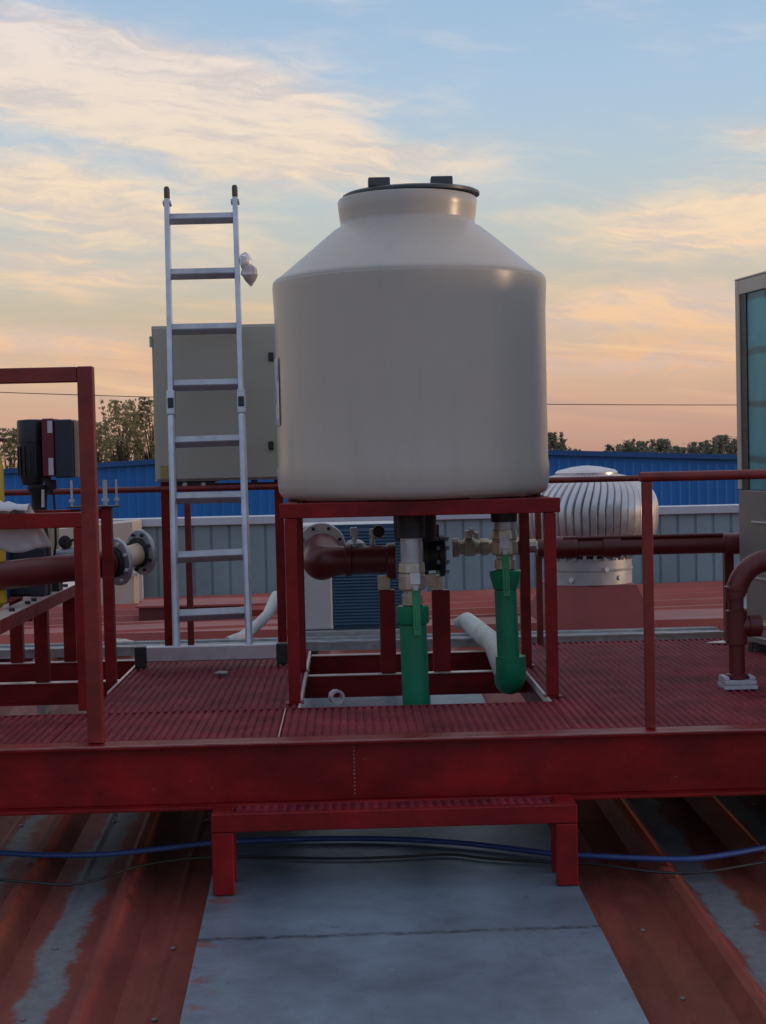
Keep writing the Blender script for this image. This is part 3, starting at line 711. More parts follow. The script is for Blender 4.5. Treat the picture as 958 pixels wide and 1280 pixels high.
for yl, yr in ((274, 272), (343, 341), (412, 410), (482, 480), (553, 550), (623, 621), (697, 693), (770, 766)):
    def onst(A, B, py):
        lo, hi = 0, 1.1
        for _ in range(40):
            t_ = (lo+hi)/2; p = A.lerp(B, t_); d = p-EYE
            yy_ = 640-FPX*(d.dot(UP)/d.dot(fwd))
            if yy_ > py: lo = t_
            else: hi = t_
        return A.lerp(B, lo)
    a_, b_ = onst(Lb, Lt, yl), onst(Rb, Rt, yr)
    d = (b_-a_).normalized(); a_ = a_+d*.014; b_ = b_-d*.014
    # D-shaped rung: upper face tilts to the sky, lower face to the ground
    sec = [(-.022, .031), (-.004, .031), (.020, .002), (.018, -.005), (-.004, -.031), (-.022, -.029)]
    r_ = MB(); vv = [P_ + Vector((0, -1, 0))*u_ + Vector((0, 0, 1))*v_ for P_ in (a_, b_) for u_, v_ in sec]
    n = len(sec); ff = [tuple(range(n)), tuple(range(2*n-1, n-1, -1))]+[((i+1) % n, i, i+n, (i+1) % n+n) for i in range(n)]
    r_.add(vv, ff); obj('rung', r_, mat('rung_aluminium', (.42, .45, .50), .42, .6, .12, 12, spot=(.22, .23, .26), spot_amt=.4, spot_scale=10), lad, bevel=.002)
ba, bb_ = W(183, 813, YB0-.05), W(347, 808.5, YB0-.05)
barz = .066
base_ = obj('base_bar', MB().box(ba.x, bb_.x, YB0-.075, YB0-.035, barz-.036, barz+.044), ALU, lad, bevel=.006)
for xx in (ba.x-.028, bb_.x+.024):
    obj('foot', MB().box(xx-.029, xx+.029, YB0-.085, YB0-.025, .002, barz+.046), BLACK, base_, bevel=.006)

bagp = W(311, 337, ladY(337))
bag = MB(); rnd = random.Random(5)
def lump(mb, c, rx, rz, seed, nseg=14, nr_=9):
    rn = random.Random(seed); vv = []; ff = []
    for i in range(nr_+1):
        ph = math.pi*i/nr_
        for j in range(nseg):
            th = 2*math.pi*j/nseg
            k = 1+rn.uniform(-.11, .11)
            vv.append(Vector(c)+Vector((math.sin(ph)*math.cos(th)*rx*k, math.sin(ph)*math.sin(th)*rx*k*.8, math.cos(ph)*rz*k)))
    for i in range(nr_):
        for j in range(nseg): ff.append((i*nseg+j, i*nseg+(j+1) % nseg, (i+1)*nseg+(j+1) % nseg, (i+1)*nseg+j))
    mb.add(vv, ff)
lump(bag, W(307, 327, ladY(337)-.02), .034, .048, 3)
lump(bag, W(312, 341, ladY(337)-.03), .045, .045, 4)
c0 = W(313, 344, ladY(337)-.03); c1 = W(314, 358, ladY(337)-.03)
bag.tube([c0, c0.lerp(c1, .5), c1], [.044, .028, .003], 10)
tag(obj('plastic_bag', bag, mat('white_bag_plastic', (.72, .68, .68), .35, 0, .12, 30, .004, 40, trans=.45), smooth=True, loc=bagp), 'crumpled white plastic bag tied to the ladder near its top', 'bag')

# ------------------------------------------------------------------ control cabinet
CY = 8.68
c0, c1 = W(194, 600, CY), W(353, 404, CY)
cab = thing('control_cabinet', 'grey green electrical cabinet on two red posts behind the ladder', 'cabinet', ((c0.x+c1.x)/2, CY+.12, 0))
zt_, zb_ = W(270, 405.5, CY).z, W(270, 601, CY).z
CABM = mat('grey_green_enamel', (.42, .415, .345), .48, 0, .04, 2, .0004, 60)
obj('case', MB().box(c0.x, c1.x, CY+.022, CY+.27, zb_, zt_), CABM, cab, bevel=.006)
dr = obj('door', MB().box(c0.x+.012, c1.x-.012, CY, CY+.02, zb_+.012, zt_-.012), CABM, cab, bevel=.005)
for yy_ in (446, 557):
    q = W(339, yy_, CY); obj('latch', MB().box(q.x-.014, q.x+.014, CY-.014, CY-.001, q.z-.024, q.z+.024), BLACK, dr, bevel=.003)
q = W(194, 427, CY); obj('hinge', MB().tube([(c0.x-.004, CY+.01, q.z-.03), (c0.x-.004, CY+.01, q.z+.03)], .007, 8), CABM, dr)
q = W(206, 590, CY)
def stick_extra(t, co, colr):
    wv = t.nodes.new('ShaderNodeTexWave'); wv.bands_direction = 'Z'; wv.inputs['Scale'].default_value = 22; wv.inputs['Distortion'].default_value = 6; wv.inputs['Detail Scale'].default_value = 20
    t.links.new(co.outputs['Object'], wv.inputs[0])
    r = t.nodes.new('ShaderNodeMapRange'); r.inputs[1].default_value = .62; r.inputs[2].default_value = .8; r.inputs[4].default_value = .6; t.links.new(wv.outputs[1], r.inputs[0])
    mx = t.nodes.new('ShaderNodeMix'); mx.data_type = 'RGBA'; t.links.new(r.outputs[0], mx.inputs[0]); t.links.new(colr, mx.inputs[6]); mx.inputs[7].default_value = (.08, .08, .05, 1)
    return mx.outputs[2]
obj('sticker', MB().box(q.x-.022, q.x+.022, CY-.002, CY-.0005, q.z-.035, q.z+.035), mat('yellow_sticker', (.42, .37, .10), .5, 0, .1, 20, extra=stick_extra), dr)
for xx in (209.5, 351):
    X_ = W(xx, 700, CY+.1).x
    obj('post', MB().box(X_-.025, X_+.025, CY+.08, CY+.13, .002, zb_-.002), RED, cab, bevel=.003)
gl = MB(); g0, g1 = W(222, 607, CY+.1), W(270, 607, CY+.1)
gl.box(g0.x, g1.x, CY+.04, CY+.2, zb_-.055, zb_-.001); 
obj('gland_plate', gl, BLACK, cab, bevel=.004)
obj('gland_block', MB().box(g1.x+.2, g1.x+.235, CY+.04, CY+.085, zb_-.05, zb_-.001), BLACK, cab, bevel=.004)
for xx in (232, 255):
    q = W(xx, 606, CY+.03)
    obj('cable_gland', MB().lathe([(.016, 0), (.016, .03), (.010, .04)], (q.x, CY+.039, q.z), (0, -1, 0), 12), GALV, cab, True)
obj('crossbar', MB().box(c0.x+.05, c1.x-.05, CY+.09, CY+.12, zb_-.045, zb_-.015), DARK, cab)

# ------------------------------------------------------------------ pipes under and beside the tank
def flange(mb, c, ax_, r, th, nb=8, hole=None):
    ax_ = Vector(ax_).normalized()
    mb.lathe([(r*.62, -th*.5), (r-.004, -th*.5), (r, -th*.5+.004), (r, th*.5-.004), (r-.004, th*.5), (r*.62, th*.5)], c, ax_, 40)
    t = Vector((0,0,1)); sx = ax_.cross(t).normalized(); sy = ax_.cross(sx)
    return [Vector(c)+(sx*math.cos(2*math.pi*(k+.5)/nb)+sy*math.sin(2*math.pi*(k+.5)/nb))*r*.82 for k in range(nb)]
def bolts(pts, ax_, th, r, material, parent):
    for p in pts: obj('bolt', MB().lathe([(r, -th*.5-.012), (r, th*.5+.012)], p, ax_, 6), material, parent)
def elbow(c, d0, d1, r, R_, n=10):
    # quarter bend from direction d0 (incoming travel) to d1 (outgoing travel), corner at c
    d0 = Vector(d0).normalized(); d1 = Vector(d1).normalized(); c = Vector(c)
    cen = c - d0*R_ + d1*R_
    return [cen + (-d1*math.cos(math.pi/2*i/n) + d0*math.sin(math.pi/2*i/n))*R_ for i in range(n+1)]

# main manifold
MY = 7.86
zM = W(440, 700, MY).z
man = thing('suction_manifold', 'thick dark red pipe with grey flange and elbow under the tank', 'pipe', (W(440, 700, MY).x, MY, 0))
pe = W(402, 701, MY); r_ = .070
pts = elbow((pe.x, MY, zM-.012), (0, -1, 0), (1, 0, 0), r_, .11)
for k, p in enumerate(pts): p.z += .012*k/(len(pts)-1)
mp_ = MB().tube([(pe.x, MY+.28, zM+.03)]+pts+[(W(492, 700, MY).x, MY, zM)], [.098]+[.098-.026*k/(len(pts)-1) for k in range(len(pts))]+[r_*1.0], 28)
obj('pipe', mp_, REDD, man, True)
cp = MB(); cp.lathe([(r_+.003, 0), (r_+.013, .006), (r_+.013, .035), (r_+.004, .04)], (pe.x+.115, MY, zM), (1, 0, 0), 32)
obj('weld_collar', cp, REDD, man, True)
ec = MB().lathe([(r_+.002, 0), (r_+.02, .01), (r_+.024, .05), (.03, .055)], (W(482, 700, MY).x, MY, zM-.01), (1, 0, 0), 32)
obj('end_collar', ec, REDD, man, True)
fm = MB(); fc = W(402, 684, MY+.30)
bp = flange(fm, fc, (0, 1, 0), .128, .03); fo = obj('flange', fm, GALV, man, True); bolts(bp, Vector((0, 1, 0)), .03, .010, DARK, fo)
av = obj('air_valve', MB().lathe([(.055, 0), (.05, .02), (.03, .035), (.014, .04), (.014, .055)], (W(444, 684, MY+.03).x, MY+.03, zM+r_*.9), n=20), GALV, man, True)
obj('cap', MB().box(W(438, 670, MY).x, W(447, 670, MY).x, MY+.01, MY+.05, zM+r_*.9+.056, zM+r_*.9+.10), WHITE, av, bevel=.004)
gz = zM+r_*.92
obj('gauge_stem', MB().tube([(W(466, 680, MY).x, MY+.05, gz), (W(466, 680, MY).x, MY+.05, gz+.09)], .014, 10), GALV, man, True)
obj('gauge', MB().lathe([(.028, -.018), (.03, -.014), (.03, .014), (.02, .018)], (W(474, 668, MY).x, MY+.05, gz+.075), (0, -1, 0), 18), DARK, man, True)
obj('gauge_tee', MB().tube([(W(462, 680, MY).x, MY+.05, gz+.05), (W(480, 680, MY).x, MY+.05, gz+.05)], .012, 10), GALV, man, True)
# black valve and brass fittings to the right
xv0 = W(527, 690, MY).x; xv1 = W(562, 690, MY).x
bv = MB().lathe([(.07, 0), (.105, .005), (.105, .03), (.075, .035), (.075, .085), (.105, .09), (.105, .115), (.06, .12)], (xv0, MY, zM+.012), (1, 0, 0), 32)
bv.box(xv0+.03, xv0+.09, MY-.02, MY+.02, zM+.07, zM+.17)
valve = obj('butterfly_valve', bv, DARK, man, True)
bp = [Vector((xv0+.105, MY+math.cos(a_)*.09, zM+.012+math.sin(a_)*.09)) for a_ in [k*math.pi/4+.3 for k in range(8)]]
bolts(bp, Vector((1, 0, 0)), .04, .011, GALV, valve)
xb0, xb1 = W(566, 683, MY).x, W(670, 683, MY).x
zB = W(590, 684, MY).z
bf = MB().lathe([(.035, 0), (.05, .002), (.05, .03), (.036, .034), (.036, .055), (.046, .058), (.046, .11), (.038, .115), (.034, .14), (.044, .143), (.044, .18), (.034, .184), (.034, .26), (.046, .262), (.046, .34), (.036, .345), (.036, xb1-xb0)], (xb0, MY, zB), (1, 0, 0), 10)
bf.box(xb0+.065, xb0+.10, MY-.02, MY+.02, zB+.045, zB+.085)
obj('brass_fittings', bf, BRASS, man, bevel=.002)
dn = MB()
for xx in (590, 596):
    q = W(xx, 668, MY-.03); dn.lathe([(.013, 0), (.013, .03)], (q.x, MY-.02, zB+.05 if xx == 596 else zB+.07), (0, -.5, 1), 12)
obj('valve_caps', dn, mat('white_cap', (.62, .6, .55), .4), man)
for xx, w_ in ((485, .078), (552, .09)):
    X_ = W(xx, 790, MY).x
    pst = obj('support_post', MB().box(X_-w_/2, X_+w_/2, MY-.03, MY+.03, -.025, W(xx, 737, MY).z), RED, man, bevel=.004)
    ztop = W(xx, 737, MY).z
    br_ = MB().box(X_-w_/2-.006, X_-w_/2+.055, MY-.035, MY+.035, ztop+.001, ztop+.07)
    obj('bracket', br_, STAIN, pst, bevel=.004)
bk = MB(); xk = W(536, 715, MY).x; bk.box(xk-.03, xk+.035, MY-.05, MY+.02, W(536, 732, MY).z, W(536, 716, MY).z)
obj('saddle', bk, STAIN, man, bevel=.003)

# discharge line to the right
RY = 8.45
rl = thing('return_pipe', 'long straight dark red pipe running right towards the chiller', 'pipe', (W(800, 683, RY).x, RY, 0))
za, zb2 = W(686, 685, RY).z, W(925, 678, RY).z
xa, xbb = W(672, 685, RY).x, W(930, 678, RY).x
r_ = .054
obj('pipe', MB().tube([(xa, RY, za), (xbb, RY, za)], r_*.93, 24), REDD, rl, True)
for x0, x1, k in ((685, 722, 1.13), (752, 776, 1.10), (905, 931, 1.08)):
    X0, X1 = W(x0, 683, RY).x, W(x1, 683, RY).x
    obj('coupling', MB().lathe([(r_*.9, 0), (r_*k, .004), (r_*k, X1-X0-.004), (r_*.9, X1-X0)], (X0, RY, za), (1, 0, 0), 28), REDD, rl, True)
obj('union', MB().lathe([(.03, 0), (.042, .004), (.042, .03), (.036, .034), (.036, .06), (.03, .064)], (xa-.02, RY, za), (1, 0, 0), 8), GALV, rl)
xx0 = W(705, 670, RY-.05).x
obj('conduit', MB().tube([(xx0, RY-.03, za+r_-.002), (xbb-.12, RY-.03, za+r_-.002)], .010, 10), REDD, rl, True)
X_ = W(911.5, 750, RY+.1).x
ps = obj('support_post', MB().box(X_-.026, X_+.026, RY+.08, RY+.13, .004, za-r_), REDD, rl, bevel=.003)
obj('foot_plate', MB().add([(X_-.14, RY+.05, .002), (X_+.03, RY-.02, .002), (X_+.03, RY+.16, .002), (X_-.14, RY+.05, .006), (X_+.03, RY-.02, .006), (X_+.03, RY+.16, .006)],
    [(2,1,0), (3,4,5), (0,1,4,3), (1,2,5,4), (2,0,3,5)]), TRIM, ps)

# two green plastic downpipes with brass ball valves
def downpipe(name, label, xtop, ys_, Yd, w_pipe, w_sock, w_valve, cone, handle_x, handle_y):
    x_ = W(xtop, ys_['sock1'], Yd).x
    t = thing(name, label, 'pipe', (x_, Yd, 0), 'green downpipes under the tank')
    zz = {k: W(xtop, v, Yd).z for k, v in ys_.items()}
    rp_ = px(w_pipe/2, Yd); rs_ = px(w_sock/2, Yd); rv = px(w_valve/2, Yd)
    xb_ = x_ + px(2.5, Yd)
    obj('pipe', MB().tube([(x_, Yd, zz['sock1']), (xb_, Yd, zz['bot'])], rp_, 28), GREEN, t, True)
    if cone: pf = [(rp_*.9, 0), (rp_+.003, .004), (rs_*.96, zz['sock0']-zz['sock1']-.03), (rs_, zz['sock0']-zz['sock1']-.006), (rs_-.008, zz['sock0']-zz['sock1'])]
    else: pf = [(rp_*.9, 0), (rs_-.004, .003), (rs_, .01), (rs_, zz['sock0']-zz['sock1']-.004), (rs_-.004, zz['sock0']-zz['sock1'])]
    obj('socket', MB().lathe(pf, (x_, Yd, zz['sock1']), n=32), GREEN, t, True)
    H = zz['v0']-zz['sock0']
    vp = [(rv*.62, 0), (rv*.78, .004), (rv*.78, H*.26), (rv*.66, H*.28), (rv*.66, H*.36), (rv*.98, H*.38), (rv, H*.42), (rv, H*.70), (rv*.93, H*.72), (rv*.93, H*.76), (rv*1.0, H*.78), (rv*.92, H), (rv*.7, H+.003)]
    vl = obj('ball_valve', MB().lathe(vp, (x_, Yd, zz['sock0']), n=12), BRASS, t, bevel=.002)
    obj('nipple', MB().tube([(x_, Yd, zz['v0']), (x_, Yd, zz['top'])], rv*.80, 24), GALV, t, True)
    obj('tank_fitting', MB().tube([(x_, Yd, zz['top']), (x_, Yd, ZT-.004)], [rv*1.0, rv*1.05], 24), DARK, t, True)
    hx = W(handle_x, 700, Yd-.09).x; h0, h1 = W(handle_x, handle_y[0], Yd-.09).z, W(handle_x, handle_y[1], Yd-.09).z
    hb = MB(); hb.bar((hx, Yd-rv-.012, h0), (hx+.004, Yd-rv-.03, h1), .034, .012, up=(0, 1, 0))
    hb.bar((hx+.001, Yd-rv-.024, h0-.08), (hx+.003, Yd-rv-.038, h1+.03), .010, .006, up=(0, 1, 0))
    obj('handle', hb, GREENH, vl, bevel=.005)
    stx = MB().bar((hx, Yd-rv+.01, h0+.0), (hx, Yd-rv-.03, h0+.0), .022, .022); obj('stem', stx, GALV, vl)
    q = MB().box(hx-.022, hx+.022, Yd-rv-.004, Yd-rv-.001, h0+.015, h0+.065); obj('label', q, mat('pale_label', (.6, .62, .66), .4, 0, .1, 10, spot=(.12, .14, .2), spot_amt=.8, spot_scale=60), vl)
    return t, x_, zz
downpipe('downpipe', 'straight green downpipe with beige valve left of the insulated pipe', 516.5,
         dict(top=672, v0=703, sock0=757, sock1=780, bot=925), 6.98, 34, 41, 34, False, 519, (735, 795))
t2, gx, gz = downpipe('downpipe', 'green downpipe ending in an elbow beside the right stand leg', 632,
         dict(top=652, v0=662, sock0=712, sock1=737, bot=835), 7.2, 28, 40, 33, True, 632, (690, 746))
ex = gx+px(5, 7.2); zE = W(637, 842, 7.2).z
far_p = W(584, 776, 9.4)
dd = Vector((far_p.x-ex, far_p.y-7.2, far_p.z-zE)).normalized()
rE = px(19, 7.2)
el_pts = [Vector((ex, 7.2, W(637, 820, 7.2).z)), Vector((ex, 7.2, zE+.03))]
el_pts += [Vector((ex, 7.2, zE+.03))+Vector((0, 0, -.07))*math.sin(a_)+Vector((dd.x, dd.y, 0))*.09*(1-math.cos(a_)) for a_ in [R(15*i) for i in range(1, 7)]]
obj('elbow', MB().tube(el_pts, rE, 28), GREEN, t2, True)
ip = MB(); pA = el_pts[-1]+dd*.02
ip.tube([pA, pA.lerp(far_p, .5)+Vector((.05, 0, .01)), pA.lerp(far_p, .9)+Vector((.01, 0, 0)), far_p, far_p+Vector((-.06, .05, -.02))], [.058, .058, .056, .052, .03], 24)
tag(obj('insulated_pipe', ip, PALE, smooth=True, loc=pA), 'pale insulated pipe running back from the green elbow', 'pipe')

# ring left lying on the walkway
q = Fz(421, 880, 0); rr_ = .031
ring = [(rr_*.70, -.02), (rr_, -.02), (rr_, .02), (rr_*.70, .02)]
rg = MB(); n_ = 28; vv = []; axv = Vector((.35, -1, 0)).normalized(); sx = Vector((0, 0, 1)); sy = axv.cross(sx)
for r__, h in ring[:4]:
    for j in range(n_): vv.append(Vector((q.x, q.y, rr_+.0005))+axv*h+(sx*math.cos(2*math.pi*j/n_)+sy*math.sin(2*math.pi*j/n_))*r__)
rg.add(vv, [((i % 4)*n_+j, (i % 4)*n_+(j+1) % n_, ((i+1) % 4)*n_+(j+1) % n_, ((i+1) % 4)*n_+j) for i in range(4) for j in range(n_)])
tag(obj('pipe_coupling', rg, mat('grey_pvc', (.36, .37, .37), .45, 0, .1, 20), smooth=True, loc=q), 'short grey pipe ring lying loose on the grating right of the left stand leg', 'pipe fitting')

# ------------------------------------------------------------------ condenser unit behind the stand
UY = 9.7
u0_, u1_ = W(374, 790, UY), W(505, 655, UY)
zb3, zt3 = W(430, 787, UY).z, W(430, 655.5, UY).z
cu = thing('condenser_unit', 'white outdoor condenser with dark blue louvred front behind the stand', 'air conditioner', ((u0_.x+u1_.x)/2, UY, zb3))
xs = W(416, 720, UY).x
obj('case', MB().box(u0_.x, u1_.x, UY+.03, UY+.4, zb3, zt3), mat('white_enamel', (.52, .56, .60), .4, 0, .05, 4), cu, bevel=.01)
obj('side_panel', MB().box(u0_.x, xs-.004, UY-.0, UY+.029, zb3+.003, zt3-.003), MATS['white_enamel'], cu, bevel=.012)
lv = MB(); z_ = zb3+.03
while z_ < zt3-.03: lv.add([(xs, UY+.004, z_), (u1_.x, UY+.004, z_), (u1_.x, UY+.014, z_+.018), (xs, UY+.014, z_+.018), (xs, UY+.006, z_-.002), (u1_.x, UY+.006, z_-.002)], [(0,1,2,3), (0,4,5,1)]); z_ += .02
lv.box(xs, u1_.x, UY+.024, UY+.029, zb3+.004, zt3-.004)
obj('louvre', lv, mat('blue_louvre', (.022, .085, .17), .5, 0, .15, 6), cu)
obj('base_rail', MB().box(u0_.x-.02, u1_.x+.02, UY-.04, UY+.42, zb3-.035, zb3-.002), GALV, cu, bevel=.004)
for X_ in (u0_.x+.08, u1_.x-.1): obj('foot', MB().box(X_-.03, X_+.03, UY, UY+.36, slabz(UY)-.06, zb3-.036), DARK, cu)

# galvanised cable tray along the back of the platform
tr_ = MB(); ty = 8.85; z_ = -.03
tx0, tx1 = -3.2, W(905, 797, ty).x
tr_.box(tx0, tx1, ty, ty+.006, z_, z_+.055); tr_.box(tx0, tx1, ty+.24, ty+.246, z_, z_+.055); tr_.box(tx0, tx1, ty+.006, ty+.24, z_, z_+.005)
tr_.box(tx0, tx1, ty-.02, ty, z_+.045, z_+.055); tr_.box(tx0, tx1, ty+.08, ty+.10, z_+.005, z_+.05); tr_.box(tx0, tx1, ty+.15, ty+.165, z_+.005, z_+.06)
x_ = tx0+.3
while x_ < tx1: tr_.box(x_, x_+.05, ty+.05, ty+.19, slabz(ty)-.06, z_-.001); x_ += 1.1
tag(obj('cable_tray', tr_, GALV, loc=(0, ty, z_)), 'long galvanised cable tray lying behind the platform grating', 'cable tray')

hs = MB()
q = [W(346, 744, 10.2), W(335, 768, 10.0), W(318, 785, 9.8), W(303, 796, 9.7), W(285, 802, 9.6)]
hs.tube(q, [.035, .035, .034, .034, .03], 12)
tag(obj('flexible_duct', hs, mat('pale_hose', (.60, .62, .62), .6, 0, .12, 30, .004, 50), smooth=True, loc=q[-1]), 'pale flexible hose curving behind the ladder foot', 'hose')
CURB = thing('roof_curb', 'low dark red curb box on the roof behind the ladder', 'roof curb', (W(240, 770, 12.3).x, 12.3, -.2))
a_, b_ = W(174, 775, 12.25), W(300, 757, 12.25)
obj('box', MB().box(a_.x, b_.x, 12.25, 12.75, -.235, b_.z), mat('dark_red_sheet', (.13, .03, .03), .5, 0, .2, 4), CURB, bevel=.004)
obj('lid', MB().box(a_.x-.02, b_.x+.25, 12.22, 12.8, b_.z+.001, b_.z+.018), BROOF, CURB, bevel=.003)

# ------------------------------------------------------------------ turbine roof vent
VY = 11.6
vx = W(734, 640, VY).x
vt = thing('turbine_vent', 'round ribbed metal turbine roof ventilator on a red pyramid base', 'roof vent', (vx, VY, -.25))
zz = lambda y_: W(757, y_, VY).z
bs_, tp_ = .45, .31
z0_, z1_ = -.255, zz(727)
pb = MB(); vv = [(vx-bs_, VY-bs_, z0_), (vx+bs_, VY-bs_, z0_), (vx+bs_, VY+bs_, z0_), (vx-bs_, VY+bs_, z0_)]+[(vx-tp_, VY-tp_, z1_), (vx+tp_, VY-tp_, z1_), (vx+tp_, VY+tp_, z1_), (vx-tp_, VY+tp_, z1_)]
pb.add(vv, [(0,1,5,4), (1,2,6,5), (2,3,7,6), (3,0,4,7), (4,5,6,7)]); 
for sg in (-1, 1):
    pb.box(vx-bs_-.06, vx+bs_+.06, VY+sg*bs_-.03, VY+sg*bs_+.03, z0_-.004, z0_+.012)
obj('base', pb, mat('red_vent_base', (.25, .045, .04), .42, 0, .15, 3), vt, bevel=.006)
cr_ = MB().lathe([(.325, z1_-.0), (.325, zz(711)), (.329, zz(710.5)), (.331, zz(709)), (.325, zz(708)), (.325, zz(695)), (.30, zz(694))], (vx, VY, 0), n=64)
obj('collar', cr_, mat('dull_galvanised', (.42, .44, .46), .55, .4, .15, 10), vt, True)
gm = MB()
for k in range(28):
    a_ = 2*math.pi*k/28; gm.box(vx+math.cos(a_)*.335-.012, vx+math.cos(a_)*.335+.012, VY+math.sin(a_)*.335-.012, VY+math.sin(a_)*.335+.012, zz(697), zz(690))
obj('bearing_tabs', gm, GALV, vt)
scr = MB()
for a_, yy_ in ((-1.30, 708), (-2.1, 720), (-.95, 719)):
    scr.lathe([(.018, 0), (.018, .012)], (vx+math.cos(a_)*.325, VY+math.sin(a_)*.325, zz(yy_)), (math.cos(a_), math.sin(a_), 0), 10)
obj('screws', scr, WHITE, vt)
GR_ = px(89, VY); zc_ = zz(640); hb_ = zz(640)-zz(690); ht_ = zz(592)-zz(640)
fins = MB(); NF = 56
for k in range(NF):
    a0 = 2*math.pi*k/NF; vv = []
    m_ = 16
    for i in range(m_+1):
        f = i/m_; zf = -hb_ + (hb_+ht_)*f
        nf_ = (zf/hb_ if zf < 0 else zf/ht_)
        rr = GR_*(0.42+.58*math.sqrt(max(0, 1-abs(nf_)**2.4)) if zf > 0 else .66+.34*math.sqrt(max(0, 1-abs(nf_)**2.2)))
        tw = a0 + .26*max(0, f-.55)**1.5*2.0 
        da = 2*math.pi/NF
        for s_, dr_ in ((0, -.009), (.10, .004), (.75, .011), (1.0, -.013)):
            aa = tw+da*s_
            vv.append((vx+math.cos(aa)*(rr+dr_-.012), VY+math.sin(aa)*(rr+dr_-.012), zc_+zf))
    ff = []
    for i in range(m_):
        for j in range(3): ff.append((i*4+j, i*4+j+1, (i+1)*4+j+1, (i+1)*4+j))
    fins.add(vv, ff)
fo = obj('vanes', fins, mat('bright_vent_metal', (.60, .60, .62), .32, .75, .08, 8, spot=(.45, .45, .48), spot_amt=.4, spot_scale=6), vt, True)
capm = MB().lathe([(GR_*.44, zz(594)), (GR_*.44, zz(590)), (GR_*.40, zz(587)), (GR_*.20, zz(583)), (.02, zz(581.5))], (vx, VY, 0), n=48)
obj('cap', capm, MATS['bright_vent_metal'], vt, True)
obj('core', MB().lathe([(.30, zz(694)), (GR_*.8, zz(660)), (GR_*.85, zz(630)), (GR_*.5, zz(600)), (GR_*.3, zz(594))], (vx, VY, 0), n=40), mat('vent_inside', (.10, .10, .11), .5, .7), vt, True)

# ------------------------------------------------------------------ chiller at right
chx, chy = W(922, 600, 8.25).x, 8.25
chl = thing('chiller', 'tall beige cooling unit with teal coil face at the right edge', 'chiller', (chx+.5, chy-.6, 0))
ztc = W(922, 352, 8.25).z; zmid = W(935, 612, 8.2).z; zb4 = .05
dv = Vector((.06, -.35, 0)).normalized(); nv = Vector((dv.y, -dv.x, 0)); nv = nv if nv.x < 0 else -nv   # side face direction, outward normal (left)
O = Vector((chx, chy, 0)); LEN, WID = 2.0, 1.3
BEI = mat('beige_unit_enamel', (.50, .46, .38), .5, 0, .06, 3, .0005, 40, spot=(.30, .28, .25), spot_amt=.4, spot_scale=4)
def qb(mb, u0, u1, d0, d1, z0, z1):      # box in unit axes: u along side face (towards viewer), d inward
    vv = []
    for z in (z0, z1):
        for d in (d0, d1):
            for u in (u0, u1): p = O + dv*u - nv*d; vv.append((p.x, p.y, z))
    mb.add(vv, [(0,2,3,1), (4,5,7,6), (0,1,5,4), (2,6,7,3), (0,4,6,2), (1,3,7,5)])
    return mb
obj('lower_panel', qb(MB(), 0, LEN, .004, WID, zb4, zmid), mat('grey_unit_enamel', (.20, .19, .18), .5, 0, .06, 3, .0005, 40), chl, bevel=.006)
obj('core', qb(MB(), .10, LEN, .09, WID-.05, zmid+.001, ztc-.09), DARK, chl)
pm = obj('frame', qb(qb(qb(MB(), 0, .05, 0, .10, zmid+.001, ztc), .0505, LEN, 0, .12, ztc-.075, ztc-.001), -.004, LEN, .0, WID, ztc+.001, ztc+.012), BEI, chl, bevel=.004)
gap = obj('dark_gap', qb(MB(), .051, .125, .006, .09, zmid+.002, ztc-.076), BLACK, chl)  # black strip fills the open gap; its shade is put into the colour
def coil_extra(t, co, colr):
    wv = t.nodes.new('ShaderNodeTexWave'); wv.bands_direction = 'Z'; wv.inputs['Scale'].default_value = 1.1; wv.inputs['Distortion'].default_value = 1.5
    t.links.new(co.outputs['Object'], wv.inputs[0])
    r = t.nodes.new('ShaderNodeMapRange'); r.inputs[1].default_value = .93; r.inputs[2].default_value = .99; r.inputs[4].default_value = .7; t.links.new(wv.outputs[1], r.inputs[0])
    mx = t.nodes.new('ShaderNodeMix'); mx.data_type = 'RGBA'; t.links.new(r.outputs[0], mx.inputs[0]); t.links.new(colr, mx.inputs[6]); mx.inputs[7].default_value = (.02, .08, .09, 1)
    return mx.outputs[2]
obj('coil', qb(MB(), .126, LEN, .012, .085, zmid+.003, ztc-.078), mat('teal_coil_fins', (.05, .30, .37), .38, .1, .2, 5, .002, 60, spot=(.08, .38, .44), spot_amt=.5, spot_scale=5, extra=coil_extra, stretch=(1, 1, .5)), chl)
q = W(952, 368, 8.0); obj('clip', qb(MB(), .34, .375, .012, .029, q.z-.03, q.z+.03), WHITE, chl)
for yy_, xx in ((652, 953), (722, 945), (796, 950)):
    z_ = W(xx, yy_, 8.05).z
    obj('seam_strip', qb(MB(), .17, LEN, -.003, .003, z_-.004, z_+.004), mat('bright_seam', (.6, .6, .62), .35, .3), chl)
obj('skid_foot', qb(MB(), .05, LEN, .05, .20, .002, zb4-.001), DARK, chl)
z_ = W(941, 808, 8.1).z
obj('drain_hole', qb(MB(), .11, .16, -.002, .003, z_-.03, z_+.02), BLACK, chl)
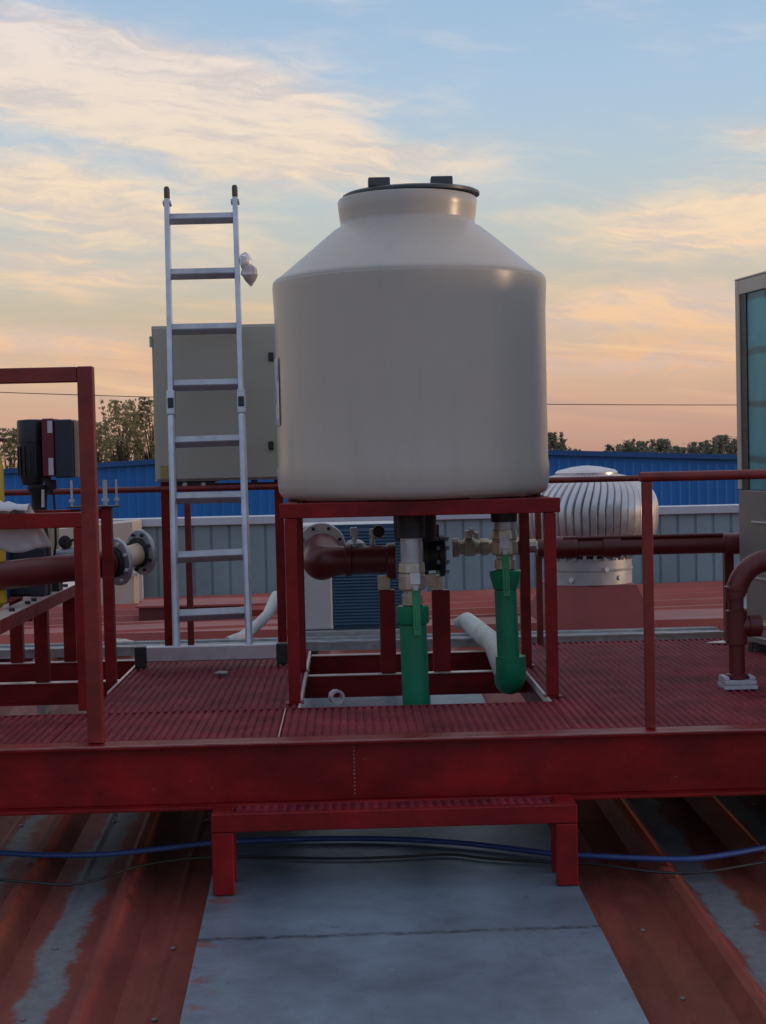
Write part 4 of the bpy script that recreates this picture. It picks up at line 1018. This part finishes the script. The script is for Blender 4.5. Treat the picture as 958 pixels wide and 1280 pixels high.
# hose connection between return pipe and chiller
hv = thing('hose_connector', 'small green and silver hose valve where the long red pipe ends', 'valve', W(938, 690, 8.3))
b_ = MB()
for (xa_, ya_), (xb_, yb_), rr in (((931, 685), (940, 670), .018), ((940, 670), (944, 662), .018), ((944, 664), (945, 690), .016)):
    b_.tube([W(xa_, ya_, 8.28), W(xb_, yb_, 8.28)], rr, 10)
obj('body', b_, GALV, hv, True)
obj('hose', MB().tube([W(934, 690, 8.22), W(936, 672, 8.22), W(940, 684, 8.22), W(943, 694, 8.22)], .014, 10), mat('teal_hose', (.02, .22, .18), .4), hv, True)
obj('hose', MB().tube([W(946, 662, 8.2), W(950, 676, 8.2), W(951, 694, 8.2)], .014, 10), mat('dark_red_hose', (.14, .015, .03), .4), hv, True)
obj('bracket', MB().box(W(933, 670, 8.3).x, W(944, 670, 8.3).x, 8.3, 8.34, W(938, 668, 8.3).z, W(938, 650, 8.3).z), BLACK, hv)

# standpipe at right
EY = 6.9
sx_ = W(921, 800, EY).x; ez = W(940, 700, EY).z
sp_ = thing('standpipe', 'dark red standpipe with elbow and tee on a pale base at right', 'pipe', (sx_, EY, 0))
rr = px(10, EY); rs_ = px(13.5, EY)
obj('pipe', MB().tube([(sx_, EY, .03), (sx_, EY, W(921, 730, EY).z)], rr, 24), REDD, sp_, True)
pts = elbow((sx_, EY, ez), (0, 0, 1), (1, 0, 0), rs_, .165)
obj('elbow', MB().tube([(sx_, EY, W(921, 737, EY).z)]+pts+[(sx_+.6, EY, ez)], rs_, 24), REDD, sp_, True)
obj('elbow_collar', MB().lathe([(rs_*.9, 0), (rs_*1.10, .003), (rs_*1.10, .018), (rs_*.9, .022)], (sx_, EY, W(921, 738, EY).z), n=24), REDD, sp_, True)
obj('tee', MB().lathe([(rr, 0), (rs_, .004), (rs_, W(921, 762, EY).z-W(921, 806, EY).z-.004), (rr, W(921, 762, EY).z-W(921, 806, EY).z)], (sx_, EY, W(921, 806, EY).z), n=24), REDD, sp_, True)
zt5 = W(940, 782, EY).z
obj('branch', MB().lathe([(rs_*.9, 0), (rs_*.9, .03), (rs_*1.05, .034), (rs_*1.05, .085), (rs_*.8, .09)], (sx_+.02, EY, zt5), (1, 0, 0), 24), REDD, sp_, True)
obj('brass_valve', MB().lathe([(.022, 0), (.022, .03), (.03, .033), (.03, .09), (.022, .095), (.022, .2)], (sx_+.11, EY, zt5), (1, 0, 0), 10), mat('green_brass', (.42, .40, .16), .4, .5), sp_)
obj('clip', MB().tube([(sx_+.035, EY-.02, W(921, 738, EY).z), (sx_+.035, EY-.02, W(921, 760, EY).z)], .008, 8), WHITE, sp_)
bsm = MB(); bsm.box(sx_-.072, sx_+.075, EY-.07, EY+.07, .001, .018); bsm.box(sx_-.068, sx_+.071, EY-.066, EY+.066, .022, .040)
for sg in (-1, 1): bsm.box(sx_+sg*.058-.012, sx_+sg*.058+.012, EY-.05, EY+.05, .041, .055)
bsm.box(sx_-.06, sx_+.06, EY-.06, EY+.06, .018, .022)
obj('base', bsm, mat('pale_grey_base', (.46, .48, .52), .5, 0, .1, 20, spot=(.25, .25, .27), spot_amt=.5, spot_scale=14), sp_, bevel=.003)
obj('base_socket', MB().lathe([(rr, 0), (rs_*1.02, .003), (rs_*1.02, .02), (rr, .026)], (sx_, EY, .041), n=24), REDD, sp_, True)

# ------------------------------------------------------------------ pump group at left
pst = thing('pump_stand', 'dark red channel stand with posts carrying the pumps at left', 'stand', (-1.7, 7.8, 0))
zc1 = .40
for X_ in (-1.555, -1.85):
    ch = MB(); ch.box(X_-.05, X_+.05, 6.25, 8.8, zc1-.006, zc1); ch.box(X_+.043, X_+.05, 6.25, 8.8, zc1-.06, zc1-.0065); ch.box(X_-.05, X_-.043, 6.25, 8.8, zc1-.06, zc1-.0065)
    co_ = obj('channel', ch, RED, pst)
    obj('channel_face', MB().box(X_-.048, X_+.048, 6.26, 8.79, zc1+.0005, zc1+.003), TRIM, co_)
    for y_ in (7.1, 7.45, 7.6, 7.95, 8.2, 8.45): obj('bolt', MB().lathe([(.014, 0), (.014, .014)], (X_+.02, y_, zc1+.0035), n=6), DARK, co_)
    for y_ in (6.3, 7.87, 8.67): obj('post', MB().box(X_-.034, X_+.034, y_-.03, y_+.03, -.028 if y_ > 7.5 else -.2, zc1-.0065), RED, pst, bevel=.003)
for y_ in (7.87,): obj('crossbar', MB().box(-2.4, -1.6, y_-.02, y_+.02, zc1-.12, zc1-.065), RED, pst)

PYY = 7.95
pmx = W(40, 560, PYY).x
pmp = thing('pump', 'black vertical pump motor with red striped drive box at left', 'pump', (pmx, PYY, zc1))
zq = lambda y_: W(45, y_, PYY).z
rm = px(17, PYY)
mo = MB().lathe([(rm*.72, zq(606)), (rm*.93, zq(596)), (rm*.95, zq(555)), (rm*.95, zq(553.5)), (rm*1.02, zq(553)), (rm*1.02, zq(527)), (rm*.97, zq(525)), (rm*.4, zq(524))], (pmx, PYY, 0), n=32)
for k in range(16):
    a_ = 2*math.pi*k/16; mo.bar((pmx+math.cos(a_)*rm*.95, PYY+math.sin(a_)*rm*.95, zq(594)), (pmx+math.cos(a_)*rm*.95, PYY+math.sin(a_)*rm*.95, zq(558)), .008, .016, up=(math.cos(a_), math.sin(a_), 0))
MOT = mat('black_motor_enamel', (.016, .018, .022), .42, .1, .2, 9)
obj('motor', mo, MOT, pmp, True)
obj('neck', MB().lathe([(px(11, PYY), zq(740)), (px(11, PYY), zq(690)), (px(9, PYY), zq(640)), (px(10, PYY), zq(618)), (px(14, PYY), zq(612)), (px(14, PYY), zq(606))], (pmx+.03, PYY, 0), n=24), MOT, pmp, True)
xd0, xd1, xd2 = W(55, 560, PYY-.05).x, W(70, 560, PYY-.05).x, W(92, 560, PYY-.05).x
dbx = obj('drive_box', MB().box(xd1, xd2, PYY-.09, PYY+.09, zq(598), zq(525.5)), mat('dark_blue_plastic', (.012, .02, .04), .4, 0, .1, 9), pmp, bevel=.008)
rs2 = obj('stripe_panel', MB().box(xd0, xd1-.001, PYY-.095, PYY+.07, zq(596), zq(524)), mat('crimson_plastic', (.13, .005, .02), .4), pmp, bevel=.006)
for ya_, yb_ in ((527, 542), (573, 594)):
    obj('label', MB().box(xd1-.030, xd1-.006, PYY-.098, PYY-.0955, zq(yb_), zq(ya_)), mat('silver_label', (.50, .52, .56), .4, .1), rs2)
obj('tan_cover', MB().box(xd2+.002, xd2+.032, PYY-.03, PYY+.07, zq(597), zq(527)), WOODT, pmp)
gd = MB()
for xx, yy_, r__ in ((60, 601, .018), (66, 606, .02), (64, 612, .012)):
    q = W(xx, yy_, PYY-.05); gd.lathe([(r__, -.02), (r__, .02)], q, (0, -.3, 1), 10)
obj('cable_gland', gd, DARK, pmp)
cbl = MB().tube([W(67, 615, PYY-.04), W(69, 640, PYY-.03), W(70, 680, PYY-.02), W(66, 710, PYY)], .006, 8)
obj('cable', cbl, BLACK, pmp, True)
obj('tie_rod', MB().tube([W(54, 612, PYY-.08), W(54, 634, PYY-.08)], .008, 8), GALV, pmp)
obj('pump_body', MB().box(W(13, 690, PYY).x, W(60, 690, PYY).x, PYY-.10, PYY+.1, zc1+.004, zq(682)), mat('pump_iron', (.02, .03, .055), .5, 0, .2, 12), pmp, bevel=.015)
sl = thing('pump_sleeve', 'pair of tan steel tie columns below the black pump drive', 'pump part', W(68, 700, 8.2))
for xx, r__ in ((63, .014), (69, .022)):
    obj('column', MB().tube([W(xx, 655, 8.2), W(xx, 722, 8.2)], r__, 14), STAIN, sl, True)
obj('foot', MB().box(W(58, 720, 8.2).x, W(76, 720, 8.2).x, 8.14, 8.26, zc1+.004, W(66, 719, 8.2).z), DARK, sl)
vw = thing('gate_valve', 'small black handwheel valve beside the red pipe at left', 'valve', W(85, 690, 8.1))
hb = MB(); c_ = W(82, 678, 8.1); hb.lathe([(.018, -.02), (.034, -.016), (.034, .016), (.018, .02)], c_, (0, -1, .2), 16); hb.bar(c_, c_+Vector((.07, -.02, .02)), .014, .012)
obj('handwheel', hb, BLACK, vw)
obj('body', MB().tube([W(72, 693, 8.1), W(97, 690, 8.1)], .028, 14), GALV, vw, True)
obj('stem', MB().tube([c_, W(84, 694, 8.1)], .012, 8), GALV, vw)

yv = thing('pressure_vessel', 'yellow pressure vessel cut off by the left picture edge', 'vessel', (W(-16, 620, 7.3).x, 7.3, zc1))
q = W(-16, 620, 7.3)
zq2 = lambda y_: W(0, y_, 7.3).z
obj('body', MB().lathe([(.05, zc1+.003), (.076, zc1+.03), (.079, zq2(640)), (.079, zq2(583)), (.074, zq2(580)), (.072, zq2(572)), (.066, zq2(563)), (.04, zq2(556)), (.012, zq2(554))], (q.x, 7.3, 0), n=32), YEL, yv, True)
obj('top_valve', MB().lathe([(.012, zq2(555)), (.012, zq2(552)), (.10, zq2(552)), (.10, zq2(548)), (.03, zq2(545)), (.01, zq2(543))], (q.x, 7.3, 0), n=24), mat('dark_red_knob', (.08, .015, .015), .4), yv, True)

# flanged discharge pipe at left
dp = thing('discharge_pipe', 'thick dark red pipe ending in two grey bolted flanges at left', 'pipe', W(60, 714, 7.4))
A = W(-40, 724.5, 7.12); B = W(137, 704, 7.74)
dr_ = (B-A).normalized()
r_ = px(17.6, 7.45)
obj('pipe', MB().tube([A-dr_*.8, B], r_, 28), REDD, dp, True)
q = W(10, 719, 7.3); obj('weld_collar', MB().lathe([(r_, 0), (r_*1.10, .01), (r_*1.13, .07), (r_*1.02, .09)], A.lerp(B, .13), -dr_, 28), REDD, dp, True)
q = A.lerp(B, .22)
obj('pale_patch', MB().lathe([(r_*.9, 0), (r_*1.16, .004), (r_*1.16, .03), (r_*.9, .034)], A.lerp(B, .20)-dr_*.12, -dr_, 28), STAIN, dp, True)
fax = Vector((.72, .68, .08)).normalized()
f1c = W(147, 702, 7.78); f2c = W(177, 690, 7.98)
fm = MB(); bp = flange(fm, f1c, fax, px(30, 7.78), .022)
f1 = obj('flange', fm, GALV, dp, True); bolts(bp, fax, .022, .009, WHITE, f1)
obj('gasket_ring', MB().lathe([(px(19, 7.78), 0), (px(19, 7.78), .03), (px(14, 7.78), .032)], f1c-fax*.04, fax, 28), DARK, f1, True)
fm = MB(); bp = flange(fm, f2c, fax, px(28.5, 7.98), .022)
f2 = obj('flange', fm, GALV, dp, True); bolts(bp, fax, .022, .009, DARK, f2)
obj('spool', MB().tube([f1c-fax*.02, f2c+fax*.012], px(13.5, 7.85), 24), STAIN, dp, True)
obj('spool_ring', MB().lathe([(px(14, 7.9), 0), (px(19, 7.9), .002), (px(19, 7.9), .02), (px(14, 7.9), .022)], f2c-fax*.035, fax, 28), DARK, f2, True)
obj('stub', MB().tube([B-dr_*.02, f1c-fax*.01], r_*.82, 24), mat('copper_red_paint', (.30, .11, .07), .4), dp, True)

# beige duct box and pale post behind the flanges
dk = thing('duct_box', 'cream metal duct box against the grey wall behind the left flanges', 'duct', (W(115, 735, 13.6).x, 13.6, -.2))
a_, b_ = W(-60, 740, 13.6), W(166, 652, 13.6)
db = MB(); zl_, zr2 = W(66, 664, 13.6).z-.05, W(166, 652, 13.6).z
vv = []
for y_ in (13.6, 14.2):
    vv += [(a_.x, y_, -.3), (b_.x, y_, -.3), (b_.x, y_, zr2), (a_.x, y_, zl_)]
db.add(vv, [(3,2,1,0), (4,5,6,7), (0,1,5,4), (1,2,6,5), (2,3,7,6), (3,0,4,7)])
obj('body', db, mat('cream_sheet', (.50, .44, .36), .5, 0, .08, 3), dk, bevel=.006)
obj('flange', MB().box(a_.x-.03, b_.x+.03, 13.585, 13.598, W(100, 722, 13.6).z, W(100, 718, 13.6).z), GALV, dk)
pp = MB(); a_, b_ = W(163, 746, 13.9), W(178, 715, 13.9); pp.box(a_.x, b_.x, 13.9, 13.94, -.26, b_.z)
tag(obj('roof_panel', pp, MATS['white_enamel'], loc=(a_.x, 13.9, -.2), bevel=.004), 'small pale upright panel below the second grey flange', 'panel')

# white plastic sheet draped over the rack rail
sh = MB(); nu, nvv = 18, 16; vv = []
rnd = random.Random(11)
xs0, xs1 = W(-60, 640, yb1).x, W(36, 640, yb1).x
for i in range(nu+1):
    u_ = i/nu
    for j in range(nvv+1):
        v_ = j/nvv
        zt9 = zb+.035
        wob = .007*math.sin(u_*17+v_*5)+.005*math.sin(u_*31-v_*9)
        if v_ < .25:                       # lies on the rail top, bulging up
            f = v_/.25; y_ = yb1-.034+.075*f; z_ = zt9+.062*math.sin(math.pi*min(1, f*.55+.12))*(1-.35*u_**3)-.01+abs(wob)
            x_ = xs0+(xs1-xs0)*u_ + .0*f
        else:                              # hangs behind the rail, shifting right
            f = (v_-.25)/.75; y_ = yb1+.043+.05*f+wob; z_ = zt9+.03-.195*f*(1-.06*math.sin(u_*9))
            x_ = xs0+(xs1-xs0)*u_ + .085*f
        vv.append((x_, y_, z_))
sh.add(vv, [(i*(nvv+1)+j, (i+1)*(nvv+1)+j, (i+1)*(nvv+1)+j+1, i*(nvv+1)+j+1) for i in range(nu) for j in range(nvv)])
so = obj('plastic_sheet', sh, mat('white_sheet_plastic', (.58, .60, .64), .5, 0, .06, 8, .003, 18), smooth=True, loc=(xs1, yb1, zb))
sm_ = so.modifiers.new('thick', 'SOLIDIFY'); sm_.thickness = .0025
tag(so, 'white plastic sheet draped over the red rack rail at left', 'sheet')
bx_ = thing('plastic_drum', 'blue plastic drum under the white sheet at left edge', 'drum', (W(-12, 700, 7.8).x, 7.8, zc1))
q = W(-12, 700, 7.8)
obj('body', MB().lathe([(.09, zc1+.003), (.095, zc1+.02), (.095, W(0, 664, 7.8).z), (.08, W(0, 660, 7.8).z)], (q.x, 7.8, 0), n=28), mat('blue_plastic', (.015, .07, .25), .4), bx_, True)
obj('label', MB().box(q.x+.02, q.x+.08, 7.70, 7.703, W(0, 687, 7.7).z, W(0, 681, 7.7).z), WHITE, bx_)

# insulation scrap behind the pump stand
sc = MB(); lump(sc, (W(150, 805, 9.3).x, 9.3, W(150, 806, 9.3).z), .10, .035, 9)
tag(obj('insulation_scrap', sc, mat('white_foam', (.60, .57, .52), .8, 0, .2, 30), loc=W(150, 806, 9.3)), 'torn scrap of pale insulation left of the ladder foot', 'scrap')

# ------------------------------------------------------------------ hose and cable lying on the roof
def lay(pts, yoff=0.0, r=.012, sag=0.0):
    out = []
    for i in range(len(pts)-1):
        p0 = pts[max(i-1, 0)]; p1 = pts[i]; p2 = pts[i+1]; p3 = pts[min(i+2, len(pts)-1)]
        for k in range(8):
            t = k/8; out.append(.5*((2*p1)+(p2-p0)*t+(2*p0-5*p1+4*p2-p3)*t*t+(3*p1-p0-3*p2+p3)*t**3))
    out.append(pts[-1]); return out
def roofpt(x_, y_, lift): return PL(x_, y_, Z0+lift, Y0, SL)
bh = [roofpt(*p, .014) for p in ((-140, 1060), (-60, 1065), (0, 1066), (60, 1069), (130, 1068), (200, 1061), (262, 1054), (340, 1050), (420, 1048), (500, 1049), (580, 1054), (650, 1062), (700, 1068), (740, 1070), (800, 1073), (860, 1074), (910, 1068), (960, 1059), (1020, 1050), (1120, 1040))]
tag(obj('water_hose', MB().tube(lay(bh), .0115, 12), mat('blue_hose_rubber', (.03, .07, .24), .45, 0, .1, 12), smooth=True, loc=bh[9]), 'thick blue hose lying across the roof below the step', 'hose')
bc = [roofpt(*p, .006) for p in ((-120, 1098), (-30, 1098), (40, 1103), (80, 1106), (120, 1100), (170, 1084), (230, 1074), (300, 1071), (420, 1073), (500, 1071), (560, 1068), (610, 1073), (690, 1078), (740, 1080), (820, 1090), (880, 1090), (958, 1078), (1060, 1070))]
tag(obj('power_cable', MB().tube(lay(bc), .0055, 8), BLACK, smooth=True, loc=bc[9]), 'thin black cable lying on the roof in front of the hose', 'cable')

ds = MB(); q = Fz(277, 841, .012); lump(ds, q, .035, .010, 21)
tag(obj('scrap', ds, mat('grey_scrap', (.30, .28, .28), .7, 0, .2, 30), loc=q), 'flat scrap of grey rubbish on the grating in front of the ladder', 'scrap')
